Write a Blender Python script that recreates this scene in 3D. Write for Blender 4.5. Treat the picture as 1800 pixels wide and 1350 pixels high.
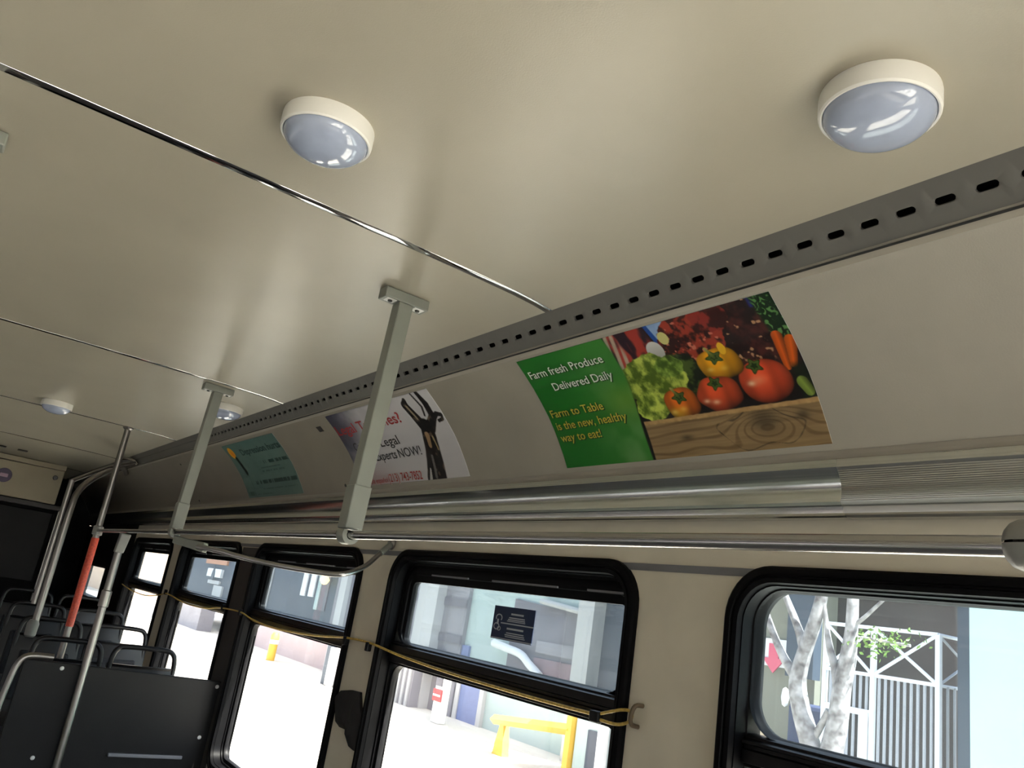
import bpy, bmesh, math, random
import numpy as np
from mathutils import Vector, Matrix

random.seed(4)
rng = np.random.RandomState(7)
scn = bpy.context.scene
for o in list(bpy.data.objects):
    bpy.data.objects.remove(o)
COL = scn.collection

# ------------------------------------------------------------------ camera, sky, sun, exposure
# all layout numbers below are metres seen from the camera's eye (x across the bus, y towards its rear,
# z up); EZ lifts everything so that the bus floor is z = 0
EZ = 1.45
YAW, PITCH, ROLL, FPX = 0.586104, 0.285116, 0.160336, 1410.33
_f = Vector((math.sin(YAW) * math.cos(PITCH), math.cos(YAW) * math.cos(PITCH), math.sin(PITCH)))
_r = Vector((math.cos(YAW), -math.sin(YAW), 0))
_u = _r.cross(_f)
RT = math.cos(ROLL) * _r + math.sin(ROLL) * _u
UP = -math.sin(ROLL) * _r + math.cos(ROLL) * _u
cd = bpy.data.cameras.new('camera')
cd.sensor_width = 36.0
cd.lens = FPX / 1800.0 * 36.0
cd.clip_start = 0.02
cd.clip_end = 500
cam = bpy.data.objects.new('camera', cd)
COL.objects.link(cam)
mw = Matrix.Identity(4)
for i in range(3):
    mw[i][0], mw[i][1], mw[i][2] = RT[i], UP[i], -_f[i]
mw[2][3] = EZ
cam.matrix_world = mw
scn.camera = cam

w = bpy.data.worlds.new('world')
scn.world = w
w.use_nodes = True
nt = w.node_tree
bg = nt.nodes['Background']
sky = nt.nodes.new('ShaderNodeTexSky')
sky.sky_type = 'NISHITA'
sky.sun_disc = False
sky.sun_elevation = math.radians(56)
sky.sun_rotation = math.radians(-171)
sky.air_density = 1.0
sky.dust_density = 3.0
mx = nt.nodes.new('ShaderNodeMix')
mx.data_type = 'RGBA'
mx.inputs[0].default_value = 0.55
nt.links.new(sky.outputs[0], mx.inputs[6])
mx.inputs[7].default_value = (7.5, 7.8, 8.2, 1)
nt.links.new(mx.outputs[2], bg.inputs[0])
bg.inputs[1].default_value = 0.30

sd = bpy.data.lights.new('sun', 'SUN')
sd.energy = 16.0
sd.angle = math.radians(0.6)
sd.color = (1.0, 0.93, 0.82)
sun = bpy.data.objects.new('sun', sd)
COL.objects.link(sun)
sun.rotation_euler = Vector((-0.14, 0.50, -0.85)).to_track_quat('-Z', 'Y').to_euler()
sun.location = (0, 0, 30)

vs = scn.view_settings
vs.view_transform = 'Standard'
vs.look = 'None'
vs.gamma = 1
vs.use_curve_mapping = False
vs.exposure = 1.58
scn.cycles.use_denoising = True
scn.cycles.max_bounces = 14
scn.cycles.diffuse_bounces = 8
scn.cycles.glossy_bounces = 5
scn.cycles.transparent_max_bounces = 24
scn.cycles.sample_clamp_indirect = 12
scn.cycles.caustics_reflective = False
scn.cycles.caustics_refractive = False

# ------------------------------------------------------------------ materials
MATS = {}


def _bsdf(name):
    m = bpy.data.materials.new(name)
    m.use_nodes = True
    b = m.node_tree.nodes['Principled BSDF']
    MATS[name] = m
    return m, m.node_tree, b


def pmat(name, col, rough=0.5, metal=0.0, noise=0.0, nscale=8.0, stretch=(1, 1, 1), bump=0.0, bscale=60.0,
         col2=None, detail=4.0, spec=0.5, coat=0.0):
    """plain procedural material: a base colour varied by noise, with fine relief"""
    m, t, b = _bsdf(name)
    b.inputs['Roughness'].default_value = rough
    b.inputs['Metallic'].default_value = metal
    b.inputs['Specular IOR Level'].default_value = spec
    b.inputs['Coat Weight'].default_value = coat
    tc = t.nodes.new('ShaderNodeTexCoord')
    mp = t.nodes.new('ShaderNodeMapping')
    mp.inputs['Scale'].default_value = stretch
    t.links.new(tc.outputs['Object'], mp.inputs['Vector'])
    n = t.nodes.new('ShaderNodeTexNoise')
    n.inputs['Scale'].default_value = nscale
    n.inputs['Detail'].default_value = detail
    t.links.new(mp.outputs['Vector'], n.inputs['Vector'])
    r = t.nodes.new('ShaderNodeValToRGB')
    if col2 is None:
        k = noise
        c1 = tuple(max(0, c * (1 - k)) for c in col)
        c2 = tuple(min(1, c * (1 + k)) for c in col)
    else:
        c1, c2 = col, col2
    r.color_ramp.elements[0].position = 0.3
    r.color_ramp.elements[1].position = 0.7
    r.color_ramp.elements[0].color = (*c1, 1)
    r.color_ramp.elements[1].color = (*c2, 1)
    t.links.new(n.outputs['Fac'], r.inputs['Fac'])
    t.links.new(r.outputs['Color'], b.inputs['Base Color'])
    if bump > 0:
        n2 = t.nodes.new('ShaderNodeTexNoise')
        n2.inputs['Scale'].default_value = bscale
        n2.inputs['Detail'].default_value = 3
        t.links.new(mp.outputs['Vector'], n2.inputs['Vector'])
        bp = t.nodes.new('ShaderNodeBump')
        bp.inputs['Strength'].default_value = bump
        bp.inputs['Distance'].default_value = 0.002
        t.links.new(n2.outputs['Fac'], bp.inputs['Height'])
        t.links.new(bp.outputs['Normal'], b.inputs['Normal'])
    return m


def brushed(name, col, rough, along, bump=0.05, noise=0.15):
    """brushed metal: streaks run along one axis"""
    st = {'y': (220, 1.2, 220), 'z': (220, 220, 1.5), 'x': (1.5, 220, 220)}[along]
    m, t, b = _bsdf(name)
    b.inputs['Metallic'].default_value = 1.0
    tc = t.nodes.new('ShaderNodeTexCoord')
    mp = t.nodes.new('ShaderNodeMapping')
    mp.inputs['Scale'].default_value = st
    t.links.new(tc.outputs['Object'], mp.inputs['Vector'])
    n = t.nodes.new('ShaderNodeTexNoise')
    n.inputs['Scale'].default_value = 1.0
    n.inputs['Detail'].default_value = 3
    t.links.new(mp.outputs['Vector'], n.inputs['Vector'])
    r = t.nodes.new('ShaderNodeValToRGB')
    r.color_ramp.elements[0].color = (*[c * (1 - noise) for c in col], 1)
    r.color_ramp.elements[1].color = (*[min(1, c * (1 + noise)) for c in col], 1)
    t.links.new(n.outputs['Fac'], r.inputs['Fac'])
    t.links.new(r.outputs['Color'], b.inputs['Base Color'])
    mr = t.nodes.new('ShaderNodeMapRange')
    mr.inputs['To Min'].default_value = rough * 0.75
    mr.inputs['To Max'].default_value = rough * 1.3
    t.links.new(n.outputs['Fac'], mr.inputs['Value'])
    t.links.new(mr.outputs['Result'], b.inputs['Roughness'])
    bp = t.nodes.new('ShaderNodeBump')
    bp.inputs['Strength'].default_value = bump
    bp.inputs['Distance'].default_value = 0.001
    t.links.new(n.outputs['Fac'], bp.inputs['Height'])
    t.links.new(bp.outputs['Normal'], b.inputs['Normal'])
    return m


def glass(name, tint, refl=0.5, haze=0.0, hazecol=(0.8, 0.85, 0.9)):
    """thin pane: lets the view through with its tint, mirrors a little, can carry a faint whitish haze"""
    m = bpy.data.materials.new(name)
    m.use_nodes = True
    t = m.node_tree
    t.nodes.clear()
    out = t.nodes.new('ShaderNodeOutputMaterial')
    tr = t.nodes.new('ShaderNodeBsdfTransparent')
    tr.inputs['Color'].default_value = (*tint, 1)
    gl = t.nodes.new('ShaderNodeBsdfGlossy')
    gl.inputs['Roughness'].default_value = 0.02
    fr = t.nodes.new('ShaderNodeFresnel')
    fr.inputs['IOR'].default_value = 1.45
    mul = t.nodes.new('ShaderNodeMath')
    mul.operation = 'MULTIPLY'
    mul.inputs[1].default_value = refl
    t.links.new(fr.outputs[0], mul.inputs[0])
    ms = t.nodes.new('ShaderNodeMixShader')
    t.links.new(mul.outputs[0], ms.inputs[0])
    t.links.new(tr.outputs[0], ms.inputs[1])
    t.links.new(gl.outputs[0], ms.inputs[2])
    last = ms
    if haze > 0:
        df = t.nodes.new('ShaderNodeBsdfTranslucent')
        df.inputs['Color'].default_value = (*hazecol, 1)
        m2 = t.nodes.new('ShaderNodeMixShader')
        m2.inputs[0].default_value = haze
        t.links.new(last.outputs[0], m2.inputs[1])
        t.links.new(df.outputs[0], m2.inputs[2])
        last = m2
    t.links.new(last.outputs[0], out.inputs['Surface'])
    MATS[name] = m
    return m


def printmat(name, rough=0.4):
    m, t, b = _bsdf(name)
    a = t.nodes.new('ShaderNodeVertexColor')
    a.layer_name = 'print'
    t.links.new(a.outputs['Color'], b.inputs['Base Color'])
    b.inputs['Roughness'].default_value = rough
    return m


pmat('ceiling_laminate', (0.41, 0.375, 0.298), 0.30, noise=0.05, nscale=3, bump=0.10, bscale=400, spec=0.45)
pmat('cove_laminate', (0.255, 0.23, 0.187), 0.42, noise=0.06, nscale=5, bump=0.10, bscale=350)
pmat('cove_strip', (0.32, 0.29, 0.24), 0.4, noise=0.05, nscale=6)
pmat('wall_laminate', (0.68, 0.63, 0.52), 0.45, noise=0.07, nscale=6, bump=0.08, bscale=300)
pmat('rear_wall_vinyl', (0.010, 0.010, 0.0105), 0.8, noise=0.3, nscale=7, bump=0.2, bscale=120, spec=0.1)
pmat('grille_grey', (0.15, 0.145, 0.13), 0.42, noise=0.04, nscale=9, bump=0.05, bscale=500)
pmat('duct_black', (0.006, 0.006, 0.006), 0.8, noise=0.2)
pmat('strut_grey', (0.23, 0.24, 0.21), 0.40, noise=0.05, nscale=14, bump=0.04, bscale=300)
pmat('screw_pocket', (0.85, 0.85, 0.83), 0.4, noise=0.04)
pmat('screw_dark', (0.02, 0.02, 0.02), 0.4, noise=0.2)
pmat('lamp_white', (0.84, 0.82, 0.77), 0.38, noise=0.02)
pmat('lamp_lens', (0.38, 0.43, 0.56), 0.10, noise=0.05, nscale=30, spec=0.6, coat=0.6)
brushed('rail_steel', (0.40, 0.39, 0.385), 0.22, 'y', bump=0.0, noise=0.05)
pmat('bar_steel', (0.42, 0.41, 0.40), 0.28, metal=1.0, noise=0.05)
brushed('cover_steel', (0.66, 0.68, 0.65), 0.17, 'y', bump=0.10, noise=0.10)
brushed('cover_ribbed', (0.62, 0.62, 0.58), 0.30, 'y', bump=0.08)
brushed('pole_steel', (0.24, 0.225, 0.21), 0.36, 'z')
pmat('chrome', (0.55, 0.54, 0.53), 0.09, metal=1.0, noise=0.05, nscale=20)
pmat('frame_black', (0.003, 0.003, 0.0035), 0.42, noise=0.25, nscale=20, spec=0.07)
pmat('gasket_rubber', (0.006, 0.006, 0.007), 0.5, noise=0.3, nscale=30, spec=0.2)
pmat('sash_black', (0.004, 0.004, 0.0045), 0.36, noise=0.2, nscale=20, spec=0.2)
pmat('pillar_dark', (0.035, 0.031, 0.030), 0.5, noise=0.2, nscale=8)
pmat('stripe_grey', (0.17, 0.17, 0.185), 0.4, noise=0.06)
glass('pane_clear', (0.94, 0.96, 0.97), 0.3)
glass('pane_tinted', (0.60, 0.66, 0.70), 0.3, 0.015)
pmat('cord_yellow', (0.55, 0.38, 0.09), 0.6, noise=0.35, nscale=120)
pmat('patch_black', (0.010, 0.009, 0.009), 0.75, noise=0.4, nscale=25, bump=0.5, bscale=60)
pmat('fitting_grey', (0.21, 0.21, 0.20), 0.42, noise=0.05, nscale=20)
pmat('pole_wrap', (0.62, 0.085, 0.035), 0.45, col2=(0.40, 0.04, 0.025), nscale=110, detail=2)
pmat('panel_black', (0.007, 0.0068, 0.007), 0.5, noise=0.12, nscale=10, bump=0.15, bscale=220, spec=0.2)
pmat('seat_black', (0.006, 0.006, 0.0075), 0.38, noise=0.2, nscale=12, bump=0.1, bscale=100, spec=0.3)
pmat('seat_cloth', (0.010, 0.011, 0.015), 0.85, noise=0.4, nscale=60, bump=0.3, bscale=200)
pmat('floor_rubber', (0.16, 0.15, 0.14), 0.6, noise=0.3, nscale=30, bump=0.3, bscale=150)
pmat('rear_cream', (0.42, 0.365, 0.255), 0.5, noise=0.05, nscale=5)
pmat('badge_purple', (0.035, 0.012, 0.06), 0.4, noise=0.1)
pmat('badge_pink', (0.50, 0.33, 0.45), 0.4, noise=0.1)
pmat('hook_brown', (0.10, 0.07, 0.04), 0.5, noise=0.2)
pmat('panel_beige', (0.60, 0.42, 0.29), 0.6, noise=0.06)
pmat('ink_white', (0.80, 0.86, 0.76), 0.5, noise=0.03)
pmat('ink_yellow', (0.62, 0.50, 0.06), 0.5, noise=0.05)
pmat('ink_shadow', (0.02, 0.07, 0.015), 0.5, noise=0.05)
pmat('ink_red', (0.42, 0.035, 0.035), 0.5, noise=0.05)
pmat('ink_pale', (0.62, 0.56, 0.52), 0.5, noise=0.05)
pmat('ink_black', (0.02, 0.02, 0.02), 0.5, noise=0.05)
pmat('ink_teal_dark', (0.012, 0.045, 0.04), 0.5, noise=0.05)
pmat('decal_navy', (0.006, 0.020, 0.07), 0.5, noise=0.1)
pmat('decal_white', (0.45, 0.50, 0.56), 0.5, noise=0.05)
printmat('poster_print')
# outdoors
pmat('street_concrete', (0.54, 0.51, 0.45), 0.9, noise=0.08, nscale=0.6, bump=0.1, bscale=5)
pmat('road_asphalt', (0.085, 0.085, 0.09), 0.9, noise=0.15, nscale=2.0)
pmat('facade_teal', (0.40, 0.49, 0.48), 0.8, noise=0.10, nscale=0.7)
pmat('facade_grey', (0.24, 0.235, 0.26), 0.85, noise=0.10, nscale=1.0)
pmat('facade_pale', (0.46, 0.46, 0.46), 0.8, noise=0.05, nscale=1.0)
pmat('facade_slate', (0.045, 0.060, 0.085), 0.6, noise=0.12, nscale=1.2)
pmat('facade_pink', (0.44, 0.36, 0.36), 0.8, noise=0.08, nscale=0.8)
pmat('facade_brown', (0.12, 0.092, 0.085), 0.85, noise=0.16, nscale=0.8)
pmat('facade_khaki', (0.20, 0.195, 0.155), 0.85, noise=0.10, nscale=0.8)
pmat('facade_mint', (0.50, 0.70, 0.68), 0.7, noise=0.06, nscale=0.6)
pmat('garage_dark', (0.15, 0.145, 0.17), 0.8, noise=0.15, nscale=1.5)
pmat('garage_red', (0.19, 0.13, 0.15), 0.8, noise=0.2, nscale=3)
pmat('door_blue', (0.16, 0.20, 0.37), 0.6, noise=0.06)
pmat('paint_white', (0.72, 0.73, 0.74), 0.6, noise=0.04)
pmat('paint_yellow', (0.66, 0.42, 0.06), 0.6, noise=0.06)
pmat('paint_red', (0.62, 0.05, 0.06), 0.6, noise=0.05)
pmat('paint_pink_red', (0.60, 0.10, 0.16), 0.6, noise=0.05)
pmat('paint_orange', (0.45, 0.21, 0.12), 0.6, noise=0.1)
pmat('gate_white', (0.66, 0.68, 0.72), 0.5, noise=0.05)
pmat('gate_grey', (0.36, 0.37, 0.41), 0.5, noise=0.05)
pmat('bark', (0.09, 0.075, 0.075), 0.9, col2=(0.46, 0.43, 0.43), nscale=13, detail=5, bump=0.6, bscale=25)
pmat('leaf_green', (0.06, 0.14, 0.015), 0.6, col2=(0.16, 0.27, 0.04), nscale=9)
pmat('dark_blue_cloth', (0.03, 0.04, 0.09), 0.8, noise=0.1)

# ------------------------------------------------------------------ mesh helpers
ORG = {}


class MB:
    """collects boxes, tubes, sheets and prisms; build() links them as ONE mesh object"""

    def __init__(self):
        self.v, self.f = [], []

    def add(self, vs, fs):
        b = len(self.v)
        self.v += [tuple(p) for p in vs]
        self.f += [tuple(b + i for i in f) for f in fs]
        return self

    def box(self, x0, x1, y0, y1, z0, z1):
        x0, x1 = sorted((x0, x1)); y0, y1 = sorted((y0, y1)); z0, z1 = sorted((z0, z1))
        vs = [(x, y, z) for z in (z0, z1) for y in (y0, y1) for x in (x0, x1)]
        return self.add(vs, [(0, 2, 3, 1), (4, 5, 7, 6), (0, 1, 5, 4), (2, 6, 7, 3), (0, 4, 6, 2), (1, 3, 7, 5)])

    def hexa(self, lo, hi):
        """a block between a lower and an upper quad"""
        return self.add(list(lo) + list(hi), [(3, 2, 1, 0), (4, 5, 6, 7), (0, 1, 5, 4), (1, 2, 6, 5), (2, 3, 7, 6), (3, 0, 4, 7)])

    def sheet(self, rows, closed=False):
        n = len(rows[0])
        vs = [p for r in rows for p in r]
        fs = []
        for i in range(len(rows) - 1):
            for j in range(n if closed else n - 1):
                k = (j + 1) % n
                fs.append((i * n + j, i * n + k, (i + 1) * n + k, (i + 1) * n + j))
        return self.add(vs, fs)

    def prism_y(self, prof, y0, y1, caps=True):
        """closed outline in x,z drawn out along y"""
        n = len(prof)
        vs = [(x, y0, z) for x, z in prof] + [(x, y1, z) for x, z in prof]
        fs = [(i, (i + 1) % n, n + (i + 1) % n, n + i) for i in range(n)]
        if caps:
            fs += [tuple(range(n - 1, -1, -1)), tuple(range(n, 2 * n))]
        return self.add(vs, fs)

    def prism_x(self, prof, x0, x1):
        n = len(prof)
        vs = [(x0, y, z) for y, z in prof] + [(x1, y, z) for y, z in prof]
        fs = [(i, (i + 1) % n, n + (i + 1) % n, n + i) for i in range(n)]
        fs += [tuple(range(n - 1, -1, -1)), tuple(range(n, 2 * n))]
        return self.add(vs, fs)

    def tube(self, pts, r, n=14, caps=True):
        pts = [Vector(p) for p in pts]
        rs = r if isinstance(r, (list, tuple)) else [r] * len(pts)
        rows = []
        prev = None
        for i, p in enumerate(pts):
            a = pts[max(i - 1, 0)]
            b = pts[min(i + 1, len(pts) - 1)]
            t = (b - a).normalized()
            if prev is None:
                h = Vector((0, 0, 1)) if abs(t.z) < 0.9 else Vector((1, 0, 0))
                nx = t.cross(h).normalized()
            else:
                nx = (prev - t * prev.dot(t)).normalized()
            prev = nx
            ny = t.cross(nx)
            rows.append([p + rs[i] * (math.cos(k * 2 * math.pi / n) * nx + math.sin(k * 2 * math.pi / n) * ny) for k in range(n)])
        b = len(self.v)
        self.sheet(rows, closed=True)
        if caps:
            m = len(rows)
            self.f.append(tuple(b + k for k in range(n)))
            self.f.append(tuple(b + (m - 1) * n + k for k in range(n - 1, -1, -1)))
        return self

    def lathe(self, prof, c, n=40, axis='z', sgn=1):
        """prof = (radius, height) pairs; height goes along sgn*axis from c"""
        rows = []
        for rr, hh in prof:
            row = []
            for k in range(n):
                a = 2 * math.pi * k / n
                u, v = rr * math.cos(a), rr * math.sin(a)
                if axis == 'z':
                    row.append((c[0] + u, c[1] + v, c[2] + sgn * hh))
                elif axis == 'y':
                    row.append((c[0] + u, c[1] + sgn * hh, c[2] + v))
                else:
                    row.append((c[0] + sgn * hh, c[1] + u, c[2] + v))
            rows.append(row)
        b = len(self.v)
        self.sheet(rows, closed=True)
        self.f.append(tuple(b + k for k in range(n)))
        self.f.append(tuple(b + (len(rows) - 1) * n + k for k in range(n - 1, -1, -1)))
        return self

    def build(self, name, mat, parent=None, smooth=None, bevel=0.0, label=None, cat=None, group=None, kind=None, fix=True, solid=0.0):
        vs = np.array(self.v, float)
        if parent is None:
            lo, hi = vs.min(0), vs.max(0)
            org = ((lo[0] + hi[0]) / 2, (lo[1] + hi[1]) / 2, lo[2])
        else:
            org = ORG[parent.name]
        me = bpy.data.meshes.new(name)
        me.from_pydata((vs - np.array(org)).tolist(), [], self.f)
        if fix:
            bm = bmesh.new()
            bm.from_mesh(me)
            bmesh.ops.recalc_face_normals(bm, faces=bm.faces)
            bm.to_mesh(me)
            bm.free()
        me.materials.append(MATS[mat])
        if smooth:
            me.polygons.foreach_set('use_smooth', [True] * len(me.polygons))
            me.set_sharp_from_angle(angle=math.radians(smooth))
        o = bpy.data.objects.new(name, me)
        COL.objects.link(o)
        if bevel:
            md = o.modifiers.new('bevel', 'BEVEL')
            md.width = bevel
            md.segments = 2
            md.limit_method = 'ANGLE'
        if solid:
            md = o.modifiers.new('solid', 'SOLIDIFY')
            md.thickness = solid
            md.offset = 0
        ORG[o.name] = org
        if parent is None:
            o.location = (org[0], org[1], org[2] + EZ)
        else:
            o.parent = parent
        tag(o, label, cat, group, kind)
        return o


def tag(o, label=None, cat=None, group=None, kind=None):
    if label: o['label'] = label
    if cat: o['category'] = cat
    if group: o['group'] = group
    if kind: o['kind'] = kind
    return o


def thing(name, loc, label=None, cat=None, group=None, kind=None):
    o = bpy.data.objects.new(name, None)
    o.empty_display_size = 0.05
    COL.objects.link(o)
    o.location = (loc[0], loc[1], loc[2] + EZ)
    ORG[o.name] = tuple(loc)
    return tag(o, label, cat, group, kind)


def copy_tree(o, shift, parent=None, **kw):
    """copy a thing, its parts and their sub-parts, moved by shift"""
    c = o.copy()
    COL.objects.link(c)
    c.parent = parent
    if parent is None:
        c.location = Vector(o.location) + Vector(shift)
        for k in ('label', 'group'):
            if kw.get(k): c[k] = kw[k]
    ORG[c.name] = tuple(np.array(ORG[o.name]) + np.array(shift))
    for ch in list(o.children):
        if ch.name in ORG:
            copy_tree(ch, shift, c)
    return c


def smooth_path(pts, n=8):
    """Catmull-Rom through the points"""
    P = [Vector(p) for p in pts]
    out = []
    for i in range(len(P) - 1):
        a, b, c, d = P[max(i - 1, 0)], P[i], P[i + 1], P[min(i + 2, len(P) - 1)]
        for k in range(n):
            t = k / n
            out.append(0.5 * ((2 * b) + (c - a) * t + (2 * a - 5 * b + 4 * c - d) * t * t + (3 * b - a - 3 * c + d) * t ** 3))
    out.append(P[-1])
    return out


def rrect(y0, y1, z0, z1, r, n=8):
    """rounded rectangle in y,z, counter-clockwise"""
    r = max(0.001, min(r, (y1 - y0) / 2 - 1e-4, (z1 - z0) / 2 - 1e-4))
    out = []
    for cy, cz, a0 in ((y1 - r, z1 - r, 0), (y0 + r, z1 - r, 90), (y0 + r, z0 + r, 180), (y1 - r, z0 + r, 270)):
        for k in range(n + 1):
            a = math.radians(a0 + 90 * k / n)
            out.append((cy + r * math.cos(a), cz + r * math.sin(a)))
    return out


def at(px, py, x):
    """the point of the place that the photograph shows at a pixel, on the plane at distance x across the bus"""
    d = RT * ((px - 900) / FPX) + UP * ((675 - py) / FPX) + _f
    return d * (x / d.x)

# ------------------------------------------------------------------ the bus body
H = 0.70          # ceiling above the eye
W = 1.344         # window wall
CX = 0.30         # middle of the bus
YF, YR = -1.75, 9.4
FZ = -EZ          # bus floor


def mxs(x, side):
    return x if side > 0 else 2 * CX - x


MB().box(mxs(W + 0.1, -1), W + 0.1, YF - 0.1, YR + 0.1, FZ - 0.08, FZ).build('floor', 'floor_rubber', kind='structure', label='dark ribbed rubber floor of the bus')

# ceiling: cream panels with polished strips over the joints
ceil = thing('ceiling', (CX, 3, H), kind='structure', label='cream laminate bus ceiling in wide cross panels')
CP = [(CX, 0.703), (0.60, 0.7025), (0.80, 0.7005), (0.90, 0.698), (0.955, 0.6945), (0.9975, 0.6895)]
CPROF = [(mxs(x, -1), z) for x, z in CP[::-1]][:-1] + CP
JOINTS = [-0.32, 1.40, 3.125, 4.845, 6.50, 8.2]
ed = [YF] + JOINTS + [YR]
for a, b in zip(ed[:-1], ed[1:]):
    a2 = a + 0.011 if a > YF else a
    b2 = b - 0.011 if b < YR else b
    rows = [[(x, y, z) for x, z in CPROF] for y in (a2, b2)]
    rows2 = [[(x, y, z + 0.012) for x, z in CPROF] for y in (b2, a2)]
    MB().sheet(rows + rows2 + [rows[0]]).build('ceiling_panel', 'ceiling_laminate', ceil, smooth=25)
for k, y in enumerate(JOINTS):
    pr = [(-0.0118, 0.0), (-0.0116, -0.0007), (-0.0108, -0.0010), (0.0108, -0.0010), (0.0116, -0.0007), (0.0118, 0.0)]
    rows = [[(x, y + dy, z + dz) for x, z in CPROF] for dy, dz in pr]
    back = [[(x, y + dy, z + 0.013) for x, z in CPROF] for dy in (0.0118, -0.0118)]
    MB().sheet(rows + back + [rows[0]]).build('trim_%d' % (k + 1), 'chrome', kind='structure', label='polished metal strip over a ceiling panel joint', smooth=25)

# roof skin above, so that no daylight leaks in from the top
MB().box(mxs(W + 0.1, -1), W + 0.1, YF - 0.1, YR + 0.1, H + 0.05, H + 0.12).build('roof', 'paint_white', kind='structure')

# cove profile
PC = np.array([(1.485, .907), (1.519, .8885), (1.5665, .852), (1.616, .8125), (1.6575, .7735), (1.6985, .7325), (1.7305, .6945),
               (1.7595, .6555), (1.789, .613), (1.817, .568), (1.835, .529)]) * H
SEG = np.hypot(*np.diff(PC, axis=0).T)
SARC = np.r_[0, np.cumsum(SEG)]


def cove(s, off=0.0):
    """point of the cove at arc length s below the grille, lifted off it towards the aisle"""
    x = np.interp(s, SARC, PC[:, 0])
    z = np.interp(s, SARC, PC[:, 1])
    x2, z2 = np.interp(s + 0.01, SARC, PC[:, 0]), np.interp(s + 0.01, SARC, PC[:, 1])
    x1, z1 = np.interp(s - 0.01, SARC, PC[:, 0]), np.interp(s - 0.01, SARC, PC[:, 1])
    tx, tz = x2 - x1, z2 - z1
    l = math.hypot(tx, tz)
    return x + tz / l * off, z - tx / l * off


# light grille with real slots
GA, GB = (0.9975, 0.6895), (1.0395, 0.6349)
GL = math.hypot(GB[0] - GA[0], GB[1] - GA[1])
gd = ((GB[0] - GA[0]) / GL, (GB[1] - GA[1]) / GL)
gn = (gd[1], -gd[0])          # towards the aisle
PITCHS, SL, SWD = 0.0571, 0.0155, 0.0054


def gpt(side, y, b, dep=0.0):
    x = GA[0] + gd[0] * b + gn[0] * dep
    z = GA[1] + gd[1] * b + gn[1] * dep
    return (mxs(x, side), y, z)


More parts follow.
